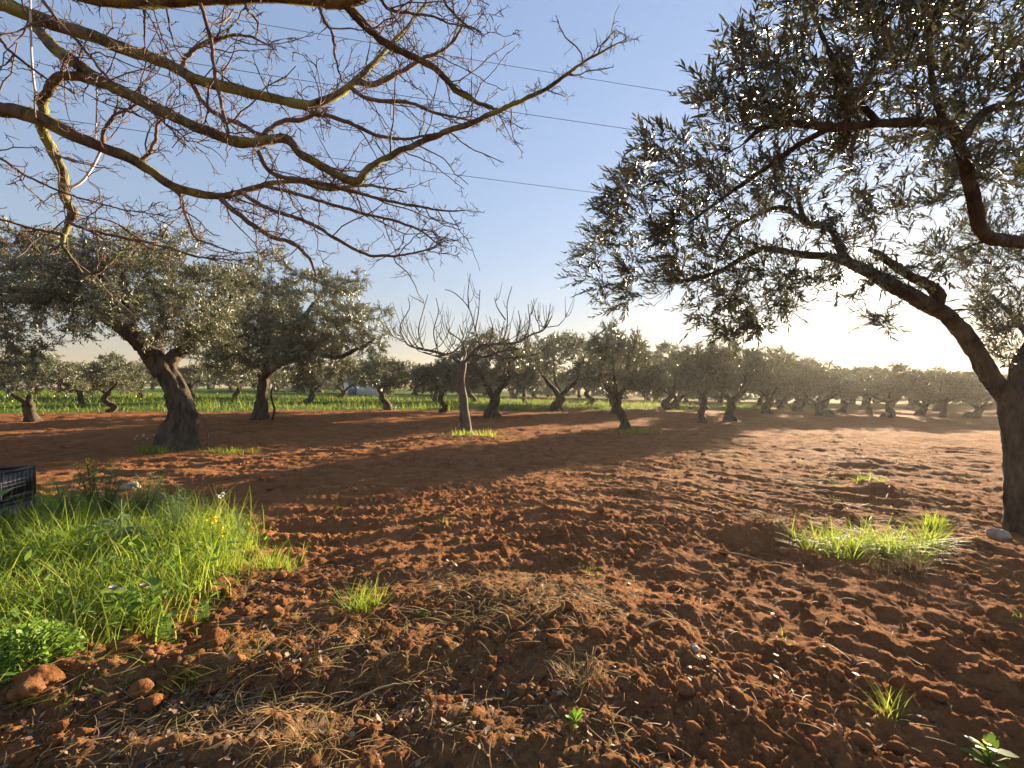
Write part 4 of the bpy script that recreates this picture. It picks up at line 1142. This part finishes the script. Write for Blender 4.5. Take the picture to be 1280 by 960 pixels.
# ------------------------------------------------------------------ tufts and plants
def tuft(px, py, n, spread, h, w, lab, name='grass_tuft', mat=M_grass, lean=.7, cat='grass tuft', group=None, tint=(0, 1), oval=(1, .6), p=None, up=82):
    c = ground_at(px, py) if p is None else p
    nc = max(1, n // (22 if w[1] < .0125 else 6)); cxs = np.clip(rng.normal(size=nc), -1.5, 1.5) * spread * oval[0]; cys = np.clip(rng.normal(size=nc), -1.5, 1.5) * spread * oval[1]; ci = rng.integers(0, nc, n)
    dx = rng.normal(size=n) * min(.03, spread * .35); dy = rng.normal(size=n) * min(.03, spread * .35)
    x = cxs[ci] + dx; y = cys[ci] + dy
    z = height(c[0] + x, c[1] + y) - c[2] - .012
    tv = rng.uniform(*tint, n)
    if mat is M_grass: tv = np.where(rng.uniform(0, 1, n) < .06, 1., tv * .86)
    az = np.arctan2(dy, dx) + rng.normal(size=n) * .6; e0 = R(up) - np.abs(rng.normal(size=n)) * .35; e1 = e0 - rng.uniform(.3, 1.7, n) * lean
    mb = MB(); ribbons(mb, np.stack([x, y, z], -1), az, e0, e1, rng.uniform(*h, n), rng.uniform(*w, n), tv, rng.normal(size=n) * .3, 6)
    o = mb.build(name, mat, None, False, c); tag(o, lab, cat, group); return o


tuft(1110, 690, 700, .26, (.16, .42), (.005, .011), 'wide clump of long bright grass before the near trunk', lean=.9, up=68, oval=(1.3, .4), tint=(.3, 1))
tuft(1030, 682, 200, .13, (.12, .30), (.004, .009), 'smaller grass clump at the side of the wide bright clump', up=65, tint=(.2, .9))
tuft(1165, 655, 120, .12, (.1, .2), (.005, .009), 'short grass clump behind the wide bright clump', tint=(.3, 1))
tuft(447, 762, 190, .075, (.08, .22), (.003, .006), 'bright yellow-green grass tuft alone on the cloddy soil', up=72, tint=(.6, 1))
tuft(345, 712, 150, .09, (.1, .26), (.003, .006), 'ragged grass tuft at the tip of the weedy corner', tint=(.2, .8))
tuft(1120, 895, 46, .05, (.06, .18), (.003, .006), 'thin spiky grass tuft on the raked slope', tint=(.5, 1))
tuft(585, 546, 220, .3, (.12, .32), (.01, .02), 'grass tuft around the foot of the bare fig', oval=(1.6, .8), tint=(.2, .9))
tuft(795, 541, 220, .35, (.1, .3), (.012, .022), 'grass tuft at the foot of the slanting olive trunk', oval=(1.4, .8), tint=(0, .8))
tuft(285, 566, 260, .35, (.06, .2), (.008, .016), 'low grass patch beside the big leaning trunk', oval=(.9, .5), tint=(.2, .9))
tuft(190, 566, 170, .25, (.1, .3), (.008, .016), 'weedy grass at the other foot of the big leaning trunk', oval=(.9, .5), tint=(0, .8))
tuft(1070, 607, 50, .1, (.06, .18), (.006, .01), 'few grass blades on the low mound in mid field', tint=(.5, 1))
tuft(1105, 608, 36, .06, (.06, .15), (.006, .01), 'tiny grass tuft on the dark side of the mound', tint=(.5, 1))
tuft(190, 860, 240, .16, (.08, .26), (.003, .006), 'flattened half-dry grass bundle on the clods below the weeds', lean=.7, up=35, tint=(.1, .7), oval=(1.6, .5))
tuft(600, 548, 150, .5, (.05, .16), (.01, .02), 'sparse dry grass on the soil past the fig foot', 'dry_grass', M_straw, oval=(2, .6), cat='dry grass')
tuft(735, 862, 130, .06, (.06, .14), (.002, .004), 'mop of dry brown roots turned up near the seedling', 'root_mop', M_straw, 1.4, 'dry grass')
tuft(385, 950, 170, .08, (.04, .11), (.002, .004), 'dry grass mop at the bottom edge', 'dry_grass', M_straw, 1.25, 'dry grass', tint=(.4, 1))
tuft(960, 660, 200, .15, (.08, .2), (.003, .006), 'dead brown weed hump on the field ridge', 'dry_grass', M_straw, 1.2, 'dry grass', tint=(0, .5))
tuft(1130, 715, 160, .12, (.1, .22), (.003, .006), 'dry olive-brown stubble below the wide bright clump', 'dry_grass', M_straw, 1.0, 'dry grass', tint=(.2, 1))


def rosette(px, py, n, L, wr, lab, mat=M_weed, el=(.3, 1.1), name='seedling', stalk=0., flower=None, fsize=.012, cat='plant', p=None, nf=1, tint=(.2, 1)):
    c = ground_at(px, py) if p is None else p
    root = empty(name, c); tag(root, lab, cat)
    az = np.arange(n) * 2.4 + rng.normal(size=n) * .3; e = rng.uniform(*el, n)
    A = np.stack([np.cos(az) * np.cos(e), np.sin(az) * np.cos(e), np.sin(e)], -1); l = rng.uniform(*L, n)
    zz = np.linspace(0, stalk, n) if stalk else np.zeros(n)
    mb = MB(); B = np.stack([0 * az, 0 * az, zz - .005], -1)
    leaves(mb, B + A * (l * .2)[:, None], A, np.array([0, 0, 1.]) + rvec(rng, n) * .2, l, l * wr, rng.uniform(*tint, n), rng.uniform(.05, .4, n), False, (.4, .5, .75, .42))
    tubes(mb, np.stack([B, B + A * (l * .1)[:, None], B + A * (l * .24)[:, None]], 1), np.full((n, 3), .0022), 4, np.full(n, .4))
    if stalk: P, r = cr([(0, 0, -.02), (.01, .005, stalk * .5), (.0, .01, stalk)], [.004, .0035, .003], 8); tube(mb, P, r, 5)
    mb.build('leaves', mat, root)
    if flower:
        for k in range(nf):
            fb = MB(); a = rng.uniform(0, 6.28); fp = np.array([math.cos(a) * fsize * 2.2 * (k > 0), math.sin(a) * fsize * 2.2 * (k > 0), max(stalk, .05) + .01 + rng.uniform(-.02, .03) * (k > 0)])
            m_ = 6; aa = np.arange(m_) * 6.283 / m_
            leaves(fb, np.tile(fp, (m_, 1)), np.stack([np.cos(aa), np.sin(aa), .35 + 0 * aa], -1), np.tile([0, 0, 1.], (m_, 1)), fsize * 1.3, fsize, rng.uniform(0, 1, m_), .1, False, (.5, .5, .8, .4))
            fb.build('flower', flower, root)
    return root


rosette(718, 912, 11, (.035, .06), .42, 'small bright seedling with rounded leaves on open soil', el=(.5, 1.25))
rosette(1235, 945, 22, (.035, .075), .5, 'leafy young weed with a yellow flower at the bottom corner', flower=M_yellow, fsize=.014, stalk=.09, el=(.2, 1.1), tint=(.5, 1))
rosette(530, 772, 12, (.03, .06), .4, 'small dark green weed beside the heap of pulled plants', tint=(0, .4))
rosette(325, 690, 9, (.04, .07), .4, 'small broad-leaved weed near the ragged grass tuft', tint=(.2, .7))
rosette(150, 790, 26, (.05, .10), .6, 'mallow with a large mauve flower in the grass', 'x' and M_weed, stalk=.2, flower=M_purple, fsize=.017, name='mallow', el=(.1, 1), nf=2)
rosette(186, 786, 24, (.05, .09), .65, 'mallow with small mauve blooms at the weed edge', stalk=.2, flower=M_purple, fsize=.013, name='mallow', el=(.1, 1), nf=3)
rosette(205, 812, 40, (.03, .055), .8, 'clover-like plant with round bright leaves spilling onto the clods', stalk=.16, name='clover_plant', el=(-.1, .9), tint=(.5, 1))
rosette(255, 785, 30, (.03, .06), .55, 'yellowing leafy weed at the sunny corner of the patch', stalk=.12, el=(0, 1), tint=(.6, 1), name='weed')

# curly-leaved lush weed in the near corner
c = ground_at(25, 850); root = empty('curly_weed', c); tag(root, 'dense curly-leaved green weed in the near bottom corner of the patch', 'plant')
mb = MB(); n = 2600; d = rvec(rng, n); d[:, 2] = np.abs(d[:, 2]); B = d * np.array([.26, .2, .17]) * rng.uniform(.5, 1, (n, 1)) ** .5
leaves(mb, B, norm(d + rvec(rng, n) * .8), np.array([0, 0, 1.]) + rvec(rng, n) * .6, rng.uniform(.012, .03, n), rng.uniform(.010, .022, n), rng.uniform(.2, 1, n), rng.uniform(-.2, .4, n))
mb.build('leaves', M_weed, root); mb = MB(); st = rvec(rng, 60); st[:, 2] = np.abs(st[:, 2])
tubes(mb, np.stack([st * .02, st * np.array([.12, .1, .08]), st * np.array([.22, .18, .15])], 1), np.full((60, 3), .0022), 4); mb.build('stems', M_weed, root)


def feather(px, py, h, nst, lab, mat, name, leafy=46, fine=(.02, .06), flower=None, cat='plant', wd=.0032, spread=.2, zp=None):
    """stems carrying whorls of thread-like leaves"""
    c = ground_at(px, py); root = empty(name, c); tag(root, lab, cat)
    sb = MB(); lb_ = MB(); fb = MB(); tips = []
    for k in range(nst):
        a = rng.uniform(0, 6.28); H_ = h * rng.uniform(.65, 1); s = rng.uniform(.2, 1) * spread
        P, r = cr([(math.cos(a) * .02, math.sin(a) * .02, -.02), (math.cos(a) * s * .4, math.sin(a) * s * .4, H_ * .5), (math.cos(a) * s, math.sin(a) * s, H_)], [.0042, .0034, .0018], 12)
        tube(sb, P, r, 5); tips.append(P[-1])
        for j in range(2, 12):
            n = leafy // 3; aa = rng.uniform(0, 6.28, n); el = rng.uniform(.1, .9, n)
            ribbons(lb_, np.tile(P[j], (n, 1)), aa, el, el - rng.uniform(.2, 1.1, n), rng.uniform(fine[0], fine[1], n) * (1.6 - j * .09) * 1.6, wd, rng.uniform(0, 1, n), rng.normal(size=n) * .6, 4)
    sb.build('stems', mat, root, True); lb_.build('leaves', mat, root)
    if flower:
        for t_ in tips:
            fb = MB(); m_ = 14; fp = t_ + rng.normal(size=(m_, 3)) * np.array([.006, .006, .012])
            leaves(fb, fp, rvec(rng, m_), rvec(rng, m_), .018, .014, rng.uniform(0, 1, m_), .1); fb.build('flower', flower, root)
    return root


feather(130, 668, .66, 12, 'tall feathery grey-green fennel at the back of the weeds', M_fennel, 'fennel_plant', 60, (.03, .09))
feather(180, 668, .56, 11, 'second feathery fennel, lower, next to the tall one', M_fennel, 'fennel_plant', 60, (.03, .08))
feather(225, 690, .50, 11, 'grey feathery weed in the middle of the patch rim', M_fennel, 'fennel_plant', 50, (.03, .08))
feather(82, 672, .56, 9, 'feathery fennel close to the black crate', M_fennel, 'fennel_plant', 60, (.03, .09))
feather(115, 640, .66, 8, 'yellow-flowered leafy plant topping the weeds', M_weed, 'flowering_weed', 40, (.03, .06), M_yellow, wd=.009)
feather(264, 720, .42, 5, 'slender plant with drooping yellow flower heads', M_grass, 'flowering_weed', 30, (.03, .09), M_yellow, wd=.004, spread=.09)
feather(300, 690, .36, 7, 'thin dry-topped weed leaning out over the soil', M_fennel, 'weed', 24, (.03, .07), wd=.003, spread=.16)
feather(280, 672, .42, 2, 'tall single pale weed stalk behind the patch', M_straw, 'weed_stalk', 8, (.01, .03), M_white, wd=.002, spread=.12)
feather(180, 560, .36, 5, 'white-flowered weed before the big leaning trunk', M_fennel, 'flowering_weed', 14, (.02, .05), M_white, wd=.006, spread=.2)

# thistle with toothed pinnate leaves
c = ground_at(150, 700); root = empty('thistle', c); tag(root, 'thistle with long pale toothed leaves amid the weeds', 'plant')
mb = MB()
for k in range(12):
    a = rng.uniform(0, 6.28) if k > 3 else (.1, -.3, 2.9, 1.2)[k]; L = rng.uniform(.22, .34); s = np.linspace(0, 1, 14)
    P = np.stack([np.cos(a) * L * s, np.sin(a) * L * s, .12 + .22 * s - .24 * s ** 2 + .05 * (k % 3)], -1)
    sd = np.array([-math.sin(a), math.cos(a), .15]); tg = np.array([math.cos(a), math.sin(a), 0])
    for j in range(1, 14):
        for q in (-1, 1):
            B = P[j:j + 1]; leaves(mb, B, (tg * .5 + sd * q)[None], np.array([[0, 0, 1.]]), .06 * (1.1 - .8 * s[j]), .02, np.array([rng.uniform(0, 1)]), .1)
    tube(mb, P, np.linspace(.005, .002, 14), 4)
mb.build('leaves', M_thistle, root)
mb = MB(); P, r = cr([(0, 0, -.02), (.01, 0, .2), (0, .01, .44)], [.008, .007, .004], 10); tube(mb, P, r, 6); mb.build('stem', M_thistle, root, True)

# ------------------------------------------------------------------ crates and what stands round them
def crate(cx, cy, z, rz, lab, low=.12, name='crate'):
    root = empty(name, (cx, cy, z), rz); tag(root, lab, 'crate', 'stacked black crates')
    Wx, Wy, Hh, t = .52, .36, .30, .012
    def box(mb, x0, x1, y0, y1, z0, z1):
        v = [(x, y, q) for q in (z0, z1) for y in (y0, y1) for x in (x0, x1)]
        mb.add(v, np.array([[0, 2, 3, 1], [4, 5, 7, 6], [0, 1, 5, 4], [2, 6, 7, 3], [0, 4, 6, 2], [1, 3, 7, 5]]))
    def wall(side, hgt):
        mb = MB(); n = 5; horiz = side in ('front', 'back'); ln = Wx if horiz else Wy
        def put(a0, a1, z0, z1, th=t):
            if side == 'front': box(mb, a0, a1, -Wy / 2, -Wy / 2 + th, z0, z1)
            if side == 'back': box(mb, a0, a1, Wy / 2 - th, Wy / 2, z0, z1)
            if side == 'left': box(mb, -Wx / 2, -Wx / 2 + th, a0, a1, z0, z1)
            if side == 'right': box(mb, Wx / 2 - th, Wx / 2, a0, a1, z0, z1)
        e = t + .002 if not horiz else .034
        put(-ln / 2 + e, ln / 2 - e, hgt - .035, hgt); put(-ln / 2 + e, ln / 2 - e, .002, .05)
        nb = 7
        for k in range(nb):
            a = -ln / 2 + e + (ln - 2 * e) * (k + .5) / nb; put(a - .029, a + .029, .051, hgt - .036, t * .7)
        mb.build('side_panel', M_crate, root)
    wall('back', Hh); wall('left', Hh); wall('right', Hh); wall('front', low + .05)
    mb = MB(); box(mb, -Wx / 2 + t + .001, Wx / 2 - t - .001, -Wy / 2 + t + .001, Wy / 2 - t - .001, .003, .014); mb.build('floor_panel', M_crate, root)
    for sx in (-1, 1):
        for sy in (-1, 1):
            mb = MB(); x0 = sx * (Wx / 2 + .004); x1 = sx * (Wx / 2 - .032); y0 = sy * (Wy / 2 + .004); y1 = sy * (Wy / 2 - .014)
            box(mb, min(x0, x1), max(x0, x1), min(y0, y1), max(y0, y1), 0, Hh + .006); mb.build('corner_post', M_crate, root)
    return root


cp = W(20, 640, 4.2); cx, cy = -5.17, 4.25
g0 = float(height(np.array([cx]), np.array([cy]))[0]) + .0
crate(cx, cy, g0, R(14), 'lower black plastic crate, almost hidden by grass and leaves')
top = crate(cx + .01, cy, g0 + .31, R(12), 'upper black plastic crate holding pale lumps, at the frame edge')
# wire wound round the corner of the upper crate
mb = MB()
ca, sa = math.cos(R(12)), math.sin(R(12))
for dz in (.19, .155, .12):
    x0, x1, y0, y1 = .12, .272, -.192, .05
    pts = np.array([(x0, y0, dz - .004), (x1 - .01, y0, dz), (x1, y0 + .01, dz + .001), (x1, y1, dz + .008)])
    P, r = cr(pts, [.0028] * 4, 16); tube(mb, P, r, 5)
for xx in (.18, .262):
    P, r = cr([(xx, -.196, .02), (xx + .002, -.197, .12), (xx, -.196, .2)], [.0035] * 3, 8); tube(mb, P, r, 5)
o = mb.build('binding_wire', M_wirem, None, True, (cx + .01, cy, g0 + .31)); o.rotation_euler = (0, 0, R(12)); tag(o, 'pale wire wound round the corner of the upper crate', 'wire')
for k, (dx, dy, s, lab) in enumerate(((-.02, -.02, .10, 'big pinkish pale lump heaped in the upper crate'), (-.15, -.05, .085, 'pale lump at the back end of the upper crate'), (.10, -.06, .055, 'smaller pale lump nearest the crate corner'))):
    mb = MB(); mb.add(lump(rng, v3, .25, .8) * s, f3)
    o = mb.build('stone', M_stone, None, True, (cx + dx, cy + dy, g0 + .33 + .14 + s * .4)); tag(o, lab, 'stone', 'pale lumps in the crate')
mb = MB(); n_ = 90; B = rng.uniform([-.22, -.15, .02], [.22, .14, .13], (n_, 3))
fill = MB()
for b in B: fill.add(shp[rng.integers(0, 14)] * .05 + b, f2)
o = fill.build('rubble', M_stone, None, True, (cx + .01, cy, g0 + .325)); o.rotation_euler = (0, 0, R(12)); tag(o, 'smaller pale rubble filling the upper crate', 'rubble', kind='stuff')
# broad-leaved plant in front of the crates
pp = np.array([-4.62, 3.72, 0]); pp[2] = float(height(pp[:1], pp[1:2])[0])
rosette(0, 0, 26, (.16, .28), .55, 'large broad-leaved plant with a yellow flower before the crate', stalk=.42, flower=M_yellow, fsize=.03, name='broad_leaved_plant', el=(-.1, .9), p=pp, tint=(0, .7))

# ------------------------------------------------------------------ far sheds beyond the grass
def shed(px, Y, wid, hgt, lab):
    x = (px - 640) / F * Y; z = float(macro(x, Y)) - .05
    root = empty('shed', (x, Y, z), R(8)); tag(root, lab, 'shed', 'far sheds')
    def bx(name, mat, x0, x1, y0, y1, z0, z1, zz=0.):
        mb = MB(); v = [(a, b, c + (zz if (c == z1 and b == y1) else 0)) for c in (z0, z1) for b in (y0, y1) for a in (x0, x1)]
        mb.add(v, np.array([[0, 2, 3, 1], [4, 5, 7, 6], [0, 1, 5, 4], [2, 6, 7, 3], [0, 4, 6, 2], [1, 3, 7, 5]])); return mb.build(name, mat, root)
    bx('wall', M_wall, -wid / 2, wid / 2, 0, 4, 0, hgt); bx('roof', M_roof, -wid / 2 - .2, wid / 2 + .2, -.25, 4.2, hgt + .003, hgt + .16, .25)
    bx('door', M_door, -wid * .3, -wid * .3 + .95, -.05, -.003, 0, 1.6)
    for k in (0, 1): bx('window', M_door, wid * (.0 + .25 * k), wid * (.0 + .25 * k) + .8, -.04, -.003, 1.0, 1.5)
shed(450, 52, 4.4, 1.9, 'white far shed glimpsed beneath the crowns near the leaning-trunk olive')
shed(372, 58, 3.0, 1.8, 'small pale shed showing under the bushy olive crown')

# ------------------------------------------------------------------ haze in the air
HAZE = .0005
hm, hnt, hout = new_mat('haze')
pv = hnt.nodes.new('ShaderNodeVolumePrincipled'); pv.inputs['Color'].default_value = (1, .93, .82, 1)
pv.inputs['Density'].default_value = HAZE; pv.inputs['Anisotropy'].default_value = .5
hnt.links.new(pv.outputs[0], hout.inputs['Volume'])
mb = MB(); v = [(a, b, c) for c in (-3.4, 15) for b in (-330, 330) for a in (-330, 330)]
mb.add(v, np.array([[0, 2, 3, 1], [4, 5, 7, 6], [0, 1, 5, 4], [2, 6, 7, 3], [0, 4, 6, 2], [1, 3, 7, 5]]))
tag(mb.build('haze', hm), 'thin warm haze over the olive grove', 'haze', kind='stuff')

# ------------------------------------------------------------------ light
w = bpy.data.worlds.new('World'); scene.world = w; w.use_nodes = True
nt = w.node_tree; nt.nodes.clear()
sky = nt.nodes.new('ShaderNodeTexSky'); sky.sky_type = 'NISHITA'; sky.sun_disc = False
sky.sun_elevation = SUN_EL; sky.sun_rotation = SUN_AZ
sky.altitude = 100; sky.air_density = 2.1; sky.dust_density = .05; sky.ozone_density = 4.0
gm = nt.nodes.new('ShaderNodeGamma'); gm.inputs[1].default_value = .5
nt.links.new(sky.outputs[0], gm.inputs[0])
tn = nt.nodes.new('ShaderNodeMix'); tn.data_type = 'RGBA'; tn.blend_type = 'MULTIPLY'; tn.inputs[0].default_value = 1
nt.links.new(gm.outputs[0], tn.inputs[6]); tn.inputs[7].default_value = (.90, .945, 1.26, 1)
# the sun itself and its aureole, a little wider than 3 degrees
tc = nt.nodes.new('ShaderNodeTexCoord')
dt = nt.nodes.new('ShaderNodeVectorMath'); dt.operation = 'DOT_PRODUCT'; dt.inputs[1].default_value = tuple(SUN_DIR)
nt.links.new(tc.outputs['Generated'], dt.inputs[0])
acc = tn.outputs[2]
for powr, col in ((12000., (80, 70, 52)), (900., (2.0, 1.7, 1.2)), (220., (1.0, .88, .66)), (45., (.5, .42, .26))):
    pw = nt.nodes.new('ShaderNodeMath'); pw.operation = 'POWER'; pw.use_clamp = False; pw.inputs[1].default_value = powr
    mxx = nt.nodes.new('ShaderNodeMath'); mxx.operation = 'MAXIMUM'; mxx.inputs[1].default_value = 0.0
    nt.links.new(dt.outputs['Value'], mxx.inputs[0]); nt.links.new(mxx.outputs[0], pw.inputs[0])
    sc_ = nt.nodes.new('ShaderNodeVectorMath'); sc_.operation = 'SCALE'; sc_.inputs[0].default_value = col; nt.links.new(pw.outputs[0], sc_.inputs['Scale'])
    ad = nt.nodes.new('ShaderNodeVectorMath'); ad.operation = 'ADD'; nt.links.new(acc, ad.inputs[0]); nt.links.new(sc_.outputs[0], ad.inputs[1]); acc = ad.outputs[0]
bg = nt.nodes.new('ShaderNodeBackground'); bg.inputs[1].default_value = .076
nt.links.new(acc, bg.inputs[0])
wo = nt.nodes.new('ShaderNodeOutputWorld'); nt.links.new(bg.outputs[0], wo.inputs[0])
sd = bpy.data.lights.new('sun', 'SUN'); sd.energy = 5.0; sd.angle = R(.55); sd.color = (1, .79, .54)
so = bpy.data.objects.new('sun', sd); COL.objects.link(so)
so.rotation_euler = Vector(SUN_DIR).to_track_quat('Z', 'Y').to_euler()
so.location = (0, 0, 20)

vs = scene.view_settings
vs.view_transform = 'Standard'; vs.look = 'None'; vs.exposure = 2.32; vs.gamma = 1; vs.use_curve_mapping = False
scene.cycles.max_bounces = 6; scene.cycles.diffuse_bounces = 3; scene.cycles.transmission_bounces = 4; scene.cycles.transparent_max_bounces = 4
scene.cycles.use_denoising = True
